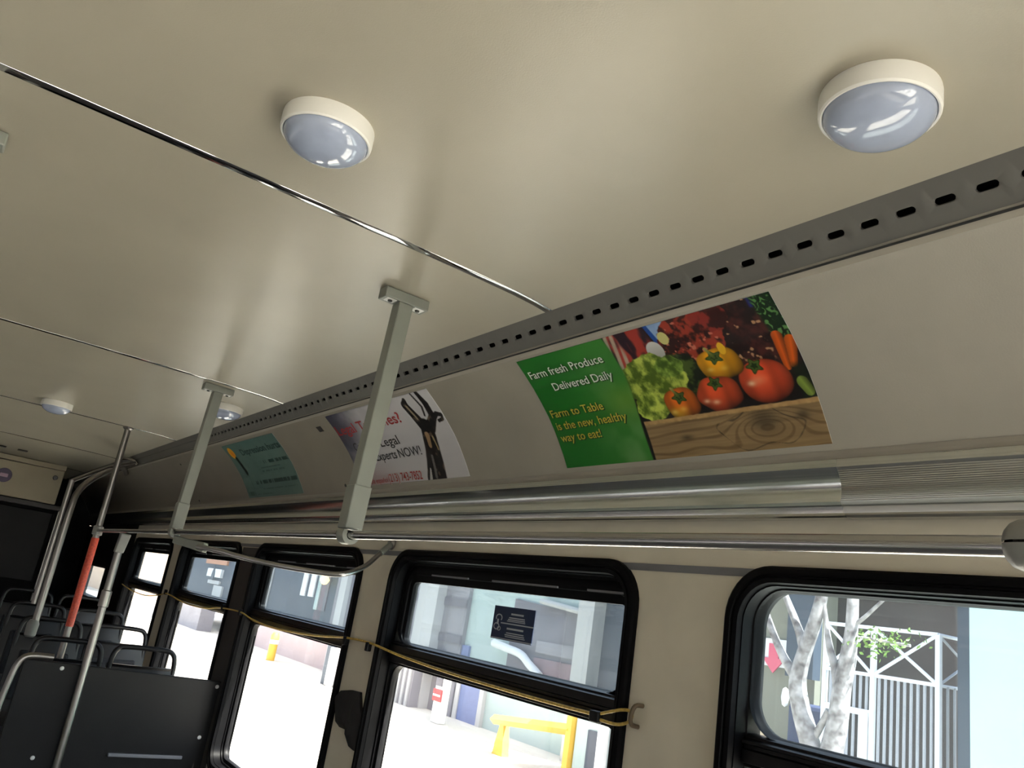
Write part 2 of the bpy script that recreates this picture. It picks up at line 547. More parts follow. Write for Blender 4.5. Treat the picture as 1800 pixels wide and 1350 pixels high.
SLOT0, SLOTN = 0.458, None
for side, sn in ((1, 'right'), (-1, 'left')):
    m = MB()
    kmin = int(math.ceil((YF + 0.05 - SLOT0) / PITCHS))
    kmax = int((4.36 - SLOT0) / PITCHS)
    c = GL * 0.507
    outer = [(1, 0), (1, .5), (1, 1), (.5, 1), (0, 1), (-.5, 1), (-1, 1), (-1, .5), (-1, 0), (-1, -.5), (-1, -1), (-.5, -1), (0, -1), (.5, -1), (1, -1), (1, -.5)]
    slot = []
    for i in range(16):
        q = i % 16
        if q in (0, 1, 2, 14, 15):
            a = math.radians({0: 0, 1: 40, 2: 78, 14: -78, 15: -40}[q]); slot.append((SL - SWD + SWD * math.cos(a), SWD * math.sin(a)))
        elif q in (6, 7, 8, 9, 10):
            a = math.radians({6: 102, 7: 140, 8: 180, 9: 220, 10: 258}[q]); slot.append((-SL + SWD + SWD * math.cos(a), SWD * math.sin(a)))
        elif q in (3, 4, 5):
            slot.append(((4 - q) * 0.005, SWD))
        else:
            slot.append(((q - 12) * 0.005, -SWD))
    for k in range(kmin, kmax + 1):
        y = SLOT0 + k * PITCHS
        hb = PITCHS / 2
        ring0 = [gpt(side, y + u * hb, c + (v * (GL - c) if v > 0 else v * c)) for u, v in outer]
        ring1 = [gpt(side, y + u * 1.12, c + v * 1.12) for u, v in slot]
        ring2 = [gpt(side, y + u, c + v, -0.0012) for u, v in slot]
        ring3 = [gpt(side, y + u, c + v, -0.006) for u, v in slot]
        m.sheet([ring0, ring1, ring2, ring3], closed=True)
    yk0, yk1 = SLOT0 + (kmin - .5) * PITCHS, SLOT0 + (kmax + .5) * PITCHS
    m.sheet([[gpt(side, YF, 0), gpt(side, yk0, 0)], [gpt(side, YF, GL), gpt(side, yk0, GL)]])
    m.sheet([[gpt(side, yk1, 0), gpt(side, 9.2, 0)], [gpt(side, yk1, GL * 0.42), gpt(side, 9.2, GL * 0.42)], [gpt(side, yk1, GL * 0.45, -0.003), gpt(side, 9.2, GL * 0.45, -0.003)],
             [gpt(side, yk1, GL * 0.48), gpt(side, 9.2, GL * 0.48)], [gpt(side, yk1, GL), gpt(side, 9.2, GL)]])
    m.build('trim_%d' % (20 + (side > 0)), 'grille_grey', kind='structure', smooth=35, label='grey air grille with a row of oval slots above the %s cove' % sn)
    # dark duct behind the grille
    d = MB()
    d.sheet([[(mxs(x, side), YF, z), (mxs(x, side), YR, z)] for x, z in ((0.985, 0.706), (1.10, 0.71), (1.10, 0.62), (1.0395, 0.630))])
    d.build('trim_%d' % (22 + (side > 0)), 'duct_black', kind='structure', label='black duct behind the %s grille' % sn)
    # cove panel
    ss = np.linspace(0, SARC[-1], 41)
    rows = []
    for s in ss:
        x, z = cove(s)
        rows.append([(mxs(x, side), YF, z), (mxs(x, side), 9.2, z)])
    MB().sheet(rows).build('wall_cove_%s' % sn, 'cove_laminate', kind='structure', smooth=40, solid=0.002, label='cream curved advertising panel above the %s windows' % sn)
    # retaining strips along its upper and lower edge
    for ii, (s0, s1, th) in enumerate(((0.003, 0.0195, 0.0022), (0.349, 0.3655, 0.0025))):
        q = [cove(s0, 0), cove(s0, th), cove((s0 + s1) / 2, th * 1.2), cove(s1, th), cove(s1, 0)]
        MB().sheet([[(mxs(x, side), YF, z), (mxs(x, side), 9.2, z)] for x, z in q]).build('trim_%d' % (30 + 2 * (side > 0) + ii), 'cove_strip', kind='structure', label='cream retaining strip along the %s cove' % sn)
    # bright metal cover under the cove: smooth towards the rear, ribbed towards the front
    top = [(1.2855, 0.3715), (1.2800, 0.3700), (1.2805, 0.3560), (1.2850, 0.3510)]
    low = [(1.2975, 0.2960), (1.3000, 0.2905), (1.3060, 0.2890), (1.3070, 0.2830), (1.3085, 0.2775), (1.3150, 0.2755), (1.3200, 0.2715), (1.3460, 0.2715), (1.3460, 0.3715)]
    conc = []
    for k in range(1, 12):
        t = k / 12
        conc.append((1.2850 + 0.0125 * t + 0.0075 * math.sin(math.pi * t), 0.3510 - 0.055 * t))
    rib = []
    for k in range(1, 34):
        t = k / 34
        rib.append((1.2850 + 0.0125 * t + 0.0075 * math.sin(math.pi * t) - (0.0009 if k % 2 else 0), 0.3510 - 0.055 * t))
    MB().prism_y([(mxs(x, side), z) for x, z in top + conc + low], 0.8392, 9.2).build('trim_%d' % (40 + 2 * (side > 0)), 'cover_steel', kind='structure', smooth=30, label='smooth bright metal cover strip below the %s cove' % sn)
    MB().prism_y([(mxs(x, side), z) for x, z in top + rib + low], YF, 0.8390).build('trim_%d' % (41 + 2 * (side > 0)), 'cover_ribbed', kind='structure', smooth=12, label='ribbed bright metal cover strip below the %s cove' % sn)

# ------------------------------------------------------------------ side walls and windows
PITCHW = 1.4475
WT, WB = 0.181, -0.850
DB = -1.40         # unseen front door glass, made this tall to bring in more light
WINS = []          # y0, y1, kind
for k, kd in ((-1, 'A'), (0, 'B'), (1, 'A'), (2, 'A'), (3, 'A'), (4, 'A')):
    y1 = 1.108 + k * PITCHW + (0.024 if k >= 1 else 0)
    WINS.append((y1 - 1.217, y1, kd))


def wall_sheet(x, y0, y1, z0, z1, holes, name, mat, lab, thick, side):
    bm = bmesh.new()
    es = []
    loops = [[(y0, z0), (y1, z0), (y1, z1), (y0, z1)]] + holes
    for lp in loops:
        vs_ = [bm.verts.new((x, a, b)) for a, b in lp]
        es += [bm.edges.new((vs_[i], vs_[(i + 1) % len(vs_)])) for i in range(len(vs_))]
    bmesh.ops.triangle_fill(bm, use_beauty=True, use_dissolve=False, edges=es)
    m = MB()
    bm.verts.index_update()
    v = [tuple(q.co) for q in bm.verts]
    m.add(v, [tuple(q.index for q in f.verts) for f in bm.faces])
    m.add([(a + thick, b, c) for a, b, c in v], [tuple(q.index for q in f.verts)[::-1] for f in bm.faces])
    bm.free()
    return m.build(name, mat, kind='structure', label=lab, fix=False)


def window(y0, y1, kd, side, idx, WB=WB):
    """stepped black frame, sash bar and panes"""
    sn = 'right' if side > 0 else 'left'
    X = lambda x: mxs(x, side)
    root = thing('window_%d' % idx, (X(W), (y0 + y1) / 2, WB), kind='structure', label='black framed bus window with a hopper pane above a fixed pane')
    ins = [(0, 0.0), (0, -0.012), (0.005, -0.016), (0.017, -0.016), (0.0195, -0.010), (0.0225, -0.010), (0.025, -0.014), (0.034, -0.012), (0.037, 0.0), (0.0395, 0.0),
           (0.0395, 0.030), (0.047 if kd == 'A' else 0.042, 0.032), (0.047 if kd == 'A' else 0.042, 0.072)]
    if kd == 'B':
        ins = [(a * 0.92, b) for a, b in ins]
    R0 = 0.105
    rows = []
    for i, dx in ins:
        rows.append([(X(W + dx), y, z) for y, z in rrect(y0 + i, y1 - i, WB + i, WT - i, R0 - i * 0.8, 9)])
    MB().sheet(rows, closed=True).build('frame', 'frame_black', root, smooth=28)
    i = ins[-1][0]
    a0, a1, b0, b1 = y0 + i, y1 - i, WB + i, WT - i
    xg = W + 0.058
    zb1, zb0 = (-0.120, -0.193) if kd == 'A' else (-0.133, -0.192)
    # sash bar with two ridges
    bar = MB()
    pr = [(0.064, zb0), (0.030, zb0), (0.028, zb0 + 0.006), (0.020, zb0 + 0.008), (0.020, zb0 + 0.030), (0.026, zb0 + 0.033), (0.026, zb0 + 0.039), (0.018, zb0 + 0.042), (0.018, zb1 - 0.012), (0.028, zb1 - 0.008), (0.028, zb1 - 0.004), (0.036, zb1), (0.064, zb1)]
    bar.prism_y([(X(W + dx), z) for dx, z in pr], a0 + 0.0005, a1 - 0.0005)
    bar.build('sash_bar', 'sash_black', root, smooth=30)
    # hopper frame
    if kd == 'A':
        g0, g1, gz0, gz1, gr = a0 + 0.036, a1 - 0.036, zb1 + 0.002, 0.081, 0.022
    else:
        g0, g1, gz0, gz1, gr = a0 + 0.004, a1 - 0.004, zb1 + 0.002, b1 - 0.004, 0.062
    rows = []
    for j, dx in ((0, 0.070), (0, 0.034), (0.3, 0.032), (0.55, 0.037), (0.6, 0.042), (1.0, 0.046), (1.0, 0.066)):
        o0, o1, oz0, oz1 = a0 + (g0 - a0) * j, a1 + (g1 - a1) * j, zb1 - 0.004 + (gz0 - zb1 + 0.004) * j, b1 + (gz1 - b1) * j
        rr = 0.07 + (gr - 0.07) * j
        rows.append([(X(W + dx), y, z) for y, z in rrect(o0, o1, oz0, oz1, rr, 7)])
    MB().sheet(rows, closed=True).build('hopper_frame', 'frame_black', root, smooth=28)
    up = MB().prism_x(rrect(g0 - 0.004, g1 + 0.004, gz0 - 0.004, gz1 + 0.004, gr, 7), X(xg - 0.002), X(xg + 0.002)).build('pane', 'pane_tinted', root)
    MB().prism_x(rrect(a0 + 0.001, a1 - 0.001, b0 + 0.001, zb0 + 0.004, 0.045, 7), X(xg - 0.002), X(xg + 0.002)).build('pane', 'pane_clear', root)
    # rubber bead around the lower pane
    rows = []
    for i2, dx in ((0, 0.068), (0, 0.040), (0.014, 0.040), (0.018, 0.048), (0.018, 0.056)):
        rows.append([(X(W + dx), y, z) for y, z in rrect(a0 + i2, a1 - i2, b0 + i2, zb0 + 0.002 - i2 * 0.2, 0.06 - i2, 7)])
    MB().sheet(rows, closed=True).build('rubber_bead', 'gasket_rubber', root, smooth=28)
    if kd == 'A':   # air slits in the hopper head
        for q, (t0, t1) in enumerate(((0.18, 0.36), (0.47, 0.72), (0.82, 0.93))):
            yy1 = y1 - (y1 - y0) * t0
            yy0 = y1 - (y1 - y0) * t1
            MB().box(X(W + 0.030), X(W + 0.036), yy0, yy1, 0.104, 0.109).build('slit_lip', 'stripe_grey', root)
    return root


widx = 0
for side, sn in ((1, 'right'), (-1, 'left')):
    holes = [rrect(y0 + 0.012, y1 - 0.012, (DB if side > 0 and i == 0 else WB) + 0.012, WT - 0.012, 0.095, 9) for i, (y0, y1, kd) in enumerate(WINS)]
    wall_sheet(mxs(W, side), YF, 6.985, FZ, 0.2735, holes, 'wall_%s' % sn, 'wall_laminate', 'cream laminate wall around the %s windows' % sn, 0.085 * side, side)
    wall_sheet(mxs(W, side), 6.985, YR, FZ, 0.2735, [rrect(7.86, 9.05, -0.365, -0.10, 0.01, 3)] if side > 0 else [], 'wall_%s_rear' % sn, 'rear_wall_vinyl', 'black vinyl wall at the rear %s' % sn, 0.085 * side, side)
    for i, (y0, y1, kd) in enumerate(WINS):
        widx += 1
        window(y0, y1, kd, side, widx, DB if side > 0 and i == 0 else WB)
    # grey stripe between the window heads
    MB().box(mxs(W - 0.003, side), mxs(W, side), YF, 6.98, 0.159, 0.175).build('trim_%d' % (50 + (side > 0)), 'stripe_grey', kind='structure', label='grey stripe along the %s wall at the window heads' % sn)
rw = thing('window_61', (W, 8.45, -0.365), kind='structure', label='small low window in the black rear side wall')
MB().sheet([[(W + d, y, z) for y, z in rrect(7.86 - e, 9.05 + e, -0.365 - e, -0.10 + e, 0.012, 3)] for d, e in ((-0.006, 0.02), (-0.006, 0.0), (0.088, 0.0))], closed=True).build('frame', 'frame_black', rw)
MB().box(W + 0.05, W + 0.054, 7.86, 9.05, -0.365, -0.10).build('pane', 'pane_tinted', rw)
for side, sn in ((1, 'right'), (-1, 'left')):
    MB().box(mxs(W + 0.06, side), mxs(W + 0.086, side), YF - 0.1, YR + 0.1, 0.265, H + 0.06).build('wall_skin_%s' % sn, 'paint_white', kind='structure', label='unseen outer skin added above the %s windows to stop light leaks' % sn)  # added to plug daylight leaks above the side walls
# dark strip on the pillar between two windows
MB().box(W - 0.006, W, WINS[3][1] + 0.004, WINS[4][0] - 0.004, FZ, 0.155).build('trim_52', 'pillar_dark', kind='structure', label='dark strip on the window pillar behind the partition')

# front: unseen windscreen, enlarged for more light; rear: dark bulkhead and black recess
X0, X1 = mxs(W, -1), W
m = MB()
for a, b, c, d in ((X0, X1, FZ, -0.95), (X0, X1, 0.63, H + 0.02), (X0, X0 + 0.06, -0.95, 0.63), (X1 - 0.06, X1, -0.95, 0.63), (CX - 0.015, CX + 0.015, -0.95, 0.63)):
    m.box(a, b, YF - 0.06, YF, c, d)
m.build('wall_front', 'rear_wall_vinyl', kind='structure', label='front bulkhead around the windscreen')
ws = thing('window_60', (CX, YF, -0.95), kind='structure', label='unseen two piece windscreen at the front of the bus, enlarged for light')
for a, b in ((X0 + 0.06, CX - 0.015), (CX + 0.015, X1 - 0.06)):
    MB().box(a, b, YF - 0.035, YF - 0.03, -0.95, 0.63).build('pane', 'pane_clear', ws)
MB().box(X0, X1, YR, YR + 0.06, FZ, H + 0.02).build('wall_rear', 'rear_wall_vinyl', kind='structure', label='black rear wall behind the bulkhead')
blk = thing('wall_rear_bulkhead', (CX, 8.1, FZ), kind='structure', label='dark bulkhead across the rear of the bus')
MB().box(-0.30, 0.905, 8.09, 8.14, FZ, 0.352).build('bulkhead_board', 'rear_wall_vinyl', blk)
MB().box(-0.22, 0.845, 8.068, 8.09, -0.30, 0.285).build('recessed_panel', 'panel_black', blk, bevel=0.006)
MB().box(-0.30, 0.905, 8.04, 8.09, 0.312, 0.352).build('ledge', 'pillar_dark', blk, bevel=0.004)
MB().box(0.875, 0.905, 8.05, 8.09, -0.9, 0.31).build('edge_post', 'pole_steel', blk, bevel=0.004)
hp = thing('header_panel', (CX, 8.07, 0.36), label='cream header panel with a purple badge at the rear of the ceiling', cat='panel')
MB().box(-0.22, 0.832, 8.045, 8.075, 0.358, 0.652).build('panel_board', 'rear_cream', hp, bevel=0.006)
MB().box(-0.22, 0.836, 8.038, 8.075, 0.656, 0.698).build('top_strip', 'rear_cream', hp, bevel=0.004)
MB().lathe([(0.001, 0.0), (0.058, 0.0), (0.060, 0.003), (0.058, 0.006), (0.001, 0.006)], (0.395, 8.045, 0.522), 36, 'y', -1).build('badge', 'badge_purple', hp, label='round purple badge')
MB().box(0.365, 0.425, 8.036, 8.039, 0.507, 0.537).build('badge_mark', 'badge_pink', hp, bevel=0.004)
MB().lathe([(0.02, 0.0), (0.02, 0.012), (0.016, 0.02), (0.001, 0.02)], (0.772, 8.045, 0.583), 20, 'y', -1).build('knob', 'screw_dark', hp, smooth=30, label='black knob')
# vents in the ceiling just ahead of the header panel
for k, (x0, x1) in enumerate(((0.27, 0.32), (0.40, 0.47))):
    MB().box(x0, x1, 7.42, 7.50, 0.694, 0.7005).build('ceiling_vent', 'screw_dark', bevel=0.004, label='small black vent in the rear ceiling, %s' % ('nearer the left edge of the picture' if k == 0 else 'nearer the window side'), cat='vent', group='rear ceiling vents')

# ------------------------------------------------------------------ ceiling lamps
def dome_lamp(x, y, label):
    zc = float(np.interp(x, [p[0] for p in CP], [p[1] for p in CP])) if x > CX else 0.703
    t = thing('ceiling_lamp', (x, y, zc), label, 'lamp', 'round ceiling lamps')
    MB().lathe([(0.0700, -0.002), (0.0718, 0.0), (0.0724, 0.004), (0.0722, 0.022), (0.0716, 0.0265), (0.0695, 0.029), (0.0672, 0.0285), (0.0660, 0.025), (0.0655, 0.020), (0.001, 0.020)], (x, y, zc), 72, 'z', -1).build('base_ring', 'lamp_white', t, smooth=30)
    pr = []
    for k in range(17):
        a = math.radians(90 * k / 16)
        pr.append((max(0.0005, 0.0658 * math.cos(a) ** 0.9), 0.0265 + 0.033 * math.sin(a) ** 1.05))
    MB().lathe([(0.0658, 0.021)] + pr, (x, y, zc), 72, 'z', -1).build('lens', 'lamp_lens', t, smooth=50, label='domed bluish lens')
    return t


dome_lamp(0.327, 1.128, 'round dome lamp on the ceiling panel left of centre, facing the aisle')
dome_lamp(0.806, 0.489, 'largest round dome lamp, on the ceiling nearest the slotted grille at right')
dome_lamp(0.350, 4.610, 'small distant round dome lamp at the far left of the ceiling')
dome_lamp(0.889, 3.520, 'distant round dome lamp half hidden behind the farther ceiling strut')

# ------------------------------------------------------------------ overhead rails, struts
RX, RZ, RR = 0.7365, 0.1255, 0.0093


def strut(x_top, y, x_bot, label, side=1):
    t = thing('ceiling_strut', (x_bot, y, RZ), label, 'strut', 'grey struts between ceiling and handrails')
    zt = 0.7005
    # foot plate on the ceiling with two screw pockets
    m = MB()
    L, B, hgt = 0.058, 0.021, 0.026
    m.box(x_top - L, x_top + L, y - B, y + B, zt - hgt, zt)
    m.build('ceiling_bracket', 'strut_grey', t, bevel=0.003)
    for s in (-1, 1):
        p = MB().box(x_top + s * 0.050, x_top + s * 0.024, y - 0.0165, y + 0.010, zt - hgt - 0.0008, zt - hgt + 0.006).build('screw_pocket', 'screw_pocket', t, bevel=0.001)
        MB().lathe([(0.0055, 0.0), (0.0055, 0.003), (0.003, 0.004), (0.001, 0.004)], (x_top + s * 0.037, y - 0.004, zt - hgt - 0.0008), 14, 'z', -1).build('screw', 'screw_dark', p)
    # tapering tube
    w0, w1 = 0.0185, 0.0185
    d0, d1 = 0.020, 0.020
    zb = 0.222
    xm = x_bot + (x_top - x_bot) * (zb - RZ) / (zt - RZ)
    lo = [(xm - w1, y - d1, zb), (xm + w1, y - d1, zb), (xm + w1, y + d1, zb), (xm - w1, y + d1, zb)]
    hi = [(x_top - w0, y - d0, zt - hgt), (x_top + w0, y - d0, zt - hgt), (x_top + w0, y + d0, zt - hgt), (x_top - w0, y + d0, zt - hgt)]
    MB().hexa(lo, hi).build('tube', 'strut_grey', t, bevel=0.003)
    # clamp: sleeve and hook that goes round the rail
    ro, ri = 0.0205, 0.0105
    out = [(xm - 0.0205, zb + 0.004), (xm - 0.0205, RZ + 0.012)]
    pts = []
    for k in range(0, 17):
        a = math.radians(150 + 235 * k / 16)
        pts.append((x_bot + ro * math.cos(a), RZ + ro * math.sin(a)))
    inn = []
    for k in range(16, -1, -1):
        a = math.radians(150 + 235 * k / 16)
        inn.append((x_bot + ri * math.cos(a), RZ + ri * math.sin(a)))
    # side plates of the sleeve, then the hook as a C-shaped plate
    MB().hexa([(x_bot - 0.0195, y - 0.0225, RZ + ri + 0.002), (x_bot + 0.0215, y - 0.0225, RZ + ri + 0.002), (x_bot + 0.0215, y + 0.0225, RZ + ri + 0.002), (x_bot - 0.0195, y + 0.0225, RZ + ri + 0.002)],
              [(xm - 0.0215, y - 0.0228, zb + 0.012), (xm + 0.0215, y - 0.0228, zb + 0.012), (xm + 0.0215, y + 0.0228, zb + 0.012), (xm - 0.0215, y + 0.0228, zb + 0.012)]).build('sleeve', 'strut_grey', t, bevel=0.003)
    m = MB()
    n = len(pts)
    for yy, rev in ((y - 0.016, False), (y + 0.016, True)):
        pass
    rows = [[(px, yy, pz) for px, pz in pts] for yy in (y - 0.017, y + 0.017)]
    rows_i = [[(px, yy, pz) for px, pz in inn[::-1]] for yy in (y + 0.017, y - 0.017)]
    m.sheet(rows + rows_i + [rows[0]])
    hk = m.build('rail_hook', 'strut_grey', t, smooth=30)
    return t


S1Y, S2Y = 1.652, 3.195
for y, xt, xb, la in ((S1Y, 0.7536, RX, 'grey ceiling strut holding the handrail in front of the legal poster'), (S2Y, 0.759, RX + 0.004, 'grey ceiling strut holding the handrail beside the teal poster'),
                      (S1Y - 3.086 / 2 - 0.9, 0.7536, RX, 'grey ceiling strut behind the viewer on the window side')):
    strut(xt, y, xb, la)
for y, la in ((S1Y, 'grey ceiling strut of the aisle side handrail, its bracket at the left edge'), (S2Y, 'farther grey ceiling strut of the aisle side handrail, outside the picture')):
    strut(mxs(0.7536, -1) + 0.011, y, mxs(RX, -1), la)


def rail(x, y0, y1, label, fitting):
    t = thing('handrail', (x, (y0 + y1) / 2, RZ), label, 'handrail', 'overhead handrails')
    MB().tube([(x, y0, RZ), (x, (y0 + y1) / 2, RZ), (x, y1, RZ)], RR, 28).build('tube', 'rail_steel', t, smooth=40)
    if fitting:
        # grey two-part joint sleeve
        for nm, a0, a1 in (('sleeve_half', 3, 177), ('sleeve_half', 183, 357)):
            prof = [(0.0100, 0.0), (0.0150, 0.001), (0.0190, 0.005), (0.0215, 0.011), (0.0225, 0.020), (0.0228, 0.10), (0.0228, 0.16), (0.0190, 0.172), (0.0100, 0.174)]
            rows = []
            for rr, hh in prof:
                rows.append([(x + rr * math.cos(math.radians(a0 + (a1 - a0) * k / 24)), 0.318 - hh, RZ + 0.001 + rr * math.sin(math.radians(a0 + (a1 - a0) * k / 24))) for k in range(25)])
            MB().sheet(rows).build(nm, 'fitting_grey', t, smooth=40)
        MB().lathe([(0.0096, 0.006), (0.0175, 0.014), (0.0212, 0.024), (0.0212, 0.158), (0.0096, 0.166)], (x, 0.317, RZ), 28, 'y', -1).build('sleeve_core', 'screw_dark', t)
    return t


rail(RX, -1.6, 4.83, 'long brushed steel overhead handrail running in front of the window tops', True)
rail(mxs(RX, -1), -1.6, 4.83, 'brushed steel overhead handrail on the aisle side, outside the picture', False)

# bent grab bar from the rail to the window pillar
gb = thing('grab_bar', (1.0, 2.7, 0.07), 'bent steel grab bar hanging under the handrail before the window', 'grab bar')
P0 = at(690, 955, 1.342); P1 = at(640, 996, 1.20); P2 = at(603, 1009, 1.11); P3 = at(480, 992, 0.945); P4 = at(385, 968, 0.82)
path = smooth_path([P0, at(668, 973, 1.275), P1, P2, at(560, 1006, 1.055), P3, at(420, 978, 0.865), P4, (0.792, 3.03, 0.083)], 7)
MB().tube(path, 0.0085, 16).build('bar', 'bar_steel', gb, smooth=40)
MB().lathe([(0.024, 0.0), (0.024, 0.006), (0.016, 0.012), (0.010, 0.012)], tuple(Vector(P0)), 20, 'x', -1).build('wall_flange', 'bar_steel', gb, smooth=30)
MB().tube([at(690, 955, 1.342), at(668, 973, 1.275)], 0.0105, 16).build('wall_sleeve', 'strut_grey', gb, smooth=40)
m = MB().hexa([(0.735, 3.17, 0.085), (0.80, 2.99, 0.066), (0.82, 3.00, 0.066), (0.755, 3.19, 0.085)], [(0.735, 3.17, 0.113), (0.80, 2.99, 0.100), (0.82, 3.00, 0.100), (0.755, 3.19, 0.113)])
m.build('clamp', 'strut_grey', gb, bevel=0.003)

# ------------------------------------------------------------------ stanchion poles at the rear
p = thing('stanchion_pole', (RX, 4.845, FZ), 'floor to ceiling pole with a red patterned wrap', 'pole', 'stanchion poles')
MB().tube([(RX, 4.845, FZ), (RX, 4.845, -0.5), (RX, 4.845, 0.70)], 0.0165, 20).build('tube', 'pole_steel', p, smooth=40)
MB().tube([(RX, 4.845, -0.372), (RX, 4.845, -0.1), (RX, 4.845, 0.086)], 0.0192, 20).build('red_wrap', 'pole_wrap', p, smooth=40, label='red patterned wrap')
MB().lathe([(0.018, 0.0), (0.026, 0.004), (0.026, 0.045), (0.018, 0.05)], (RX, 4.845, RZ - 0.025), 20).build('tee_fitting', 'fitting_grey', p, smooth=30)
MB().lathe([(0.028, 0.0), (0.028, 0.008), (0.019, 0.016)], (RX, 4.845, 0.70), 20, 'z', -1).build('ceiling_flange', 'pole_steel', p, smooth=30)
p = thing('stanchion_pole', (0.725, 4.055, FZ), 'plain grey pole from the handrail down in front of the partition', 'pole', 'stanchion poles')
MB().tube([(0.725, 4.055, FZ), (0.725, 4.055, -0.5), (0.725, 4.055, 0.112)], 0.0165, 20).build('tube', 'pole_steel', p, smooth=40)
MB().hexa([(0.706, 4.034, 0.025), (0.744, 4.034, 0.025), (0.744, 4.075, 0.025), (0.706, 4.075, 0.025)], [(0.712, 4.034, 0.112), (0.756, 4.034, 0.112), (0.756, 4.075, 0.112), (0.712, 4.075, 0.112)]).build('rail_clamp', 'fitting_grey', p, bevel=0.005)
MB().lathe([(0.017, 0.0), (0.022, 0.003), (0.022, 0.07), (0.017, 0.074)], (0.725, 4.055, -0.215), 20).build('collar', 'pole_steel', p, smooth=30)
p = thing('stanchion_pole', (0.615, 5.13, -0.4), 'thick bent pole curving up to the cove at the far left', 'pole', 'stanchion poles')
MB().tube(smooth_path([(0.612, 5.13, -0.40), (0.612, 5.13, -0.1), (0.613, 5.13, 0.22), (0.628, 5.16, 0.325), (0.69, 5.26, 0.415), (0.80, 5.52, 0.505), (0.95, 6.05, 0.60), (1.06, 6.5, 0.605)], 7), 0.0175, 18).build('tube', 'pole_steel', p, smooth=40)
MB().tube([(0.580, 5.14, -0.30), (0.580, 5.14, 0.1), (0.578, 5.14, 0.38)], 0.015, 16).build('side_tube', 'pole_steel', p, smooth=40)
MB().tube(smooth_path([(0.578, 5.14, 0.375), (0.64, 5.25, 0.42), (0.80, 5.55, 0.53), (1.005, 5.93, 0.635)], 6), 0.011, 14).build('upper_brace', 'pole_steel', p, smooth=40)
MB().lathe([(0.02, 0.0), (0.028, 0.01), (0.03, 0.07), (0.02, 0.09)], (0.605, 5.13, -0.47), 18).build('foot_fitting', 'fitting_grey', p, smooth=30)
MB().tube(smooth_path([at(214, 806, 0.97), at(226, 806, 0.985), at(236, 810, 1.0), at(242, 817, 1.02)], 5), 0.010, 12).build('end_hook', 'chrome', p, smooth=40)

# ------------------------------------------------------------------ partition and benches
pt = thing('partition_panel', (0.92, 4.10, FZ), 'black partition panel between the window wall and the poles', 'partition')
MB().hexa([(0.49, 4.092, FZ + 0.25), (W - 0.002, 4.092, FZ + 0.25), (W - 0.002, 4.112, FZ + 0.25), (0.49, 4.112, FZ + 0.25)],
          [(0.49, 4.092, -0.462), (W - 0.002, 4.092, -0.484), (W - 0.002, 4.112, -0.484), (0.49, 4.112, -0.462)]).build('board', 'panel_black', pt, bevel=0.004)
MB().tube(smooth_path([(0.60, 4.10, -0.448), (0.515, 4.10, -0.45), (0.478, 4.10, -0.475), (0.462, 4.10, -0.55), (0.450, 4.10, -0.75), (0.447, 4.10, FZ + 0.002)], 6), 0.014, 14).build('edge_tube', 'pole_steel', pt, smooth=40)
for x, z in ((1.337 - 0.012, -0.508), (1.300, -0.735), (0.643, -0.488), (0.632, -0.848)):
    MB().lathe([(0.009, 0.0), (0.008, 0.003), (0.004, 0.005), (0.001, 0.005)], (x, 4.092, z), 14, 'y', -1).build('rivet', 'screw_pocket', pt)
MB().box(0.92, 1.24, 4.075, 4.092, -0.83, -0.815).build('grip_lip', 'stripe_grey', pt, bevel=0.003)


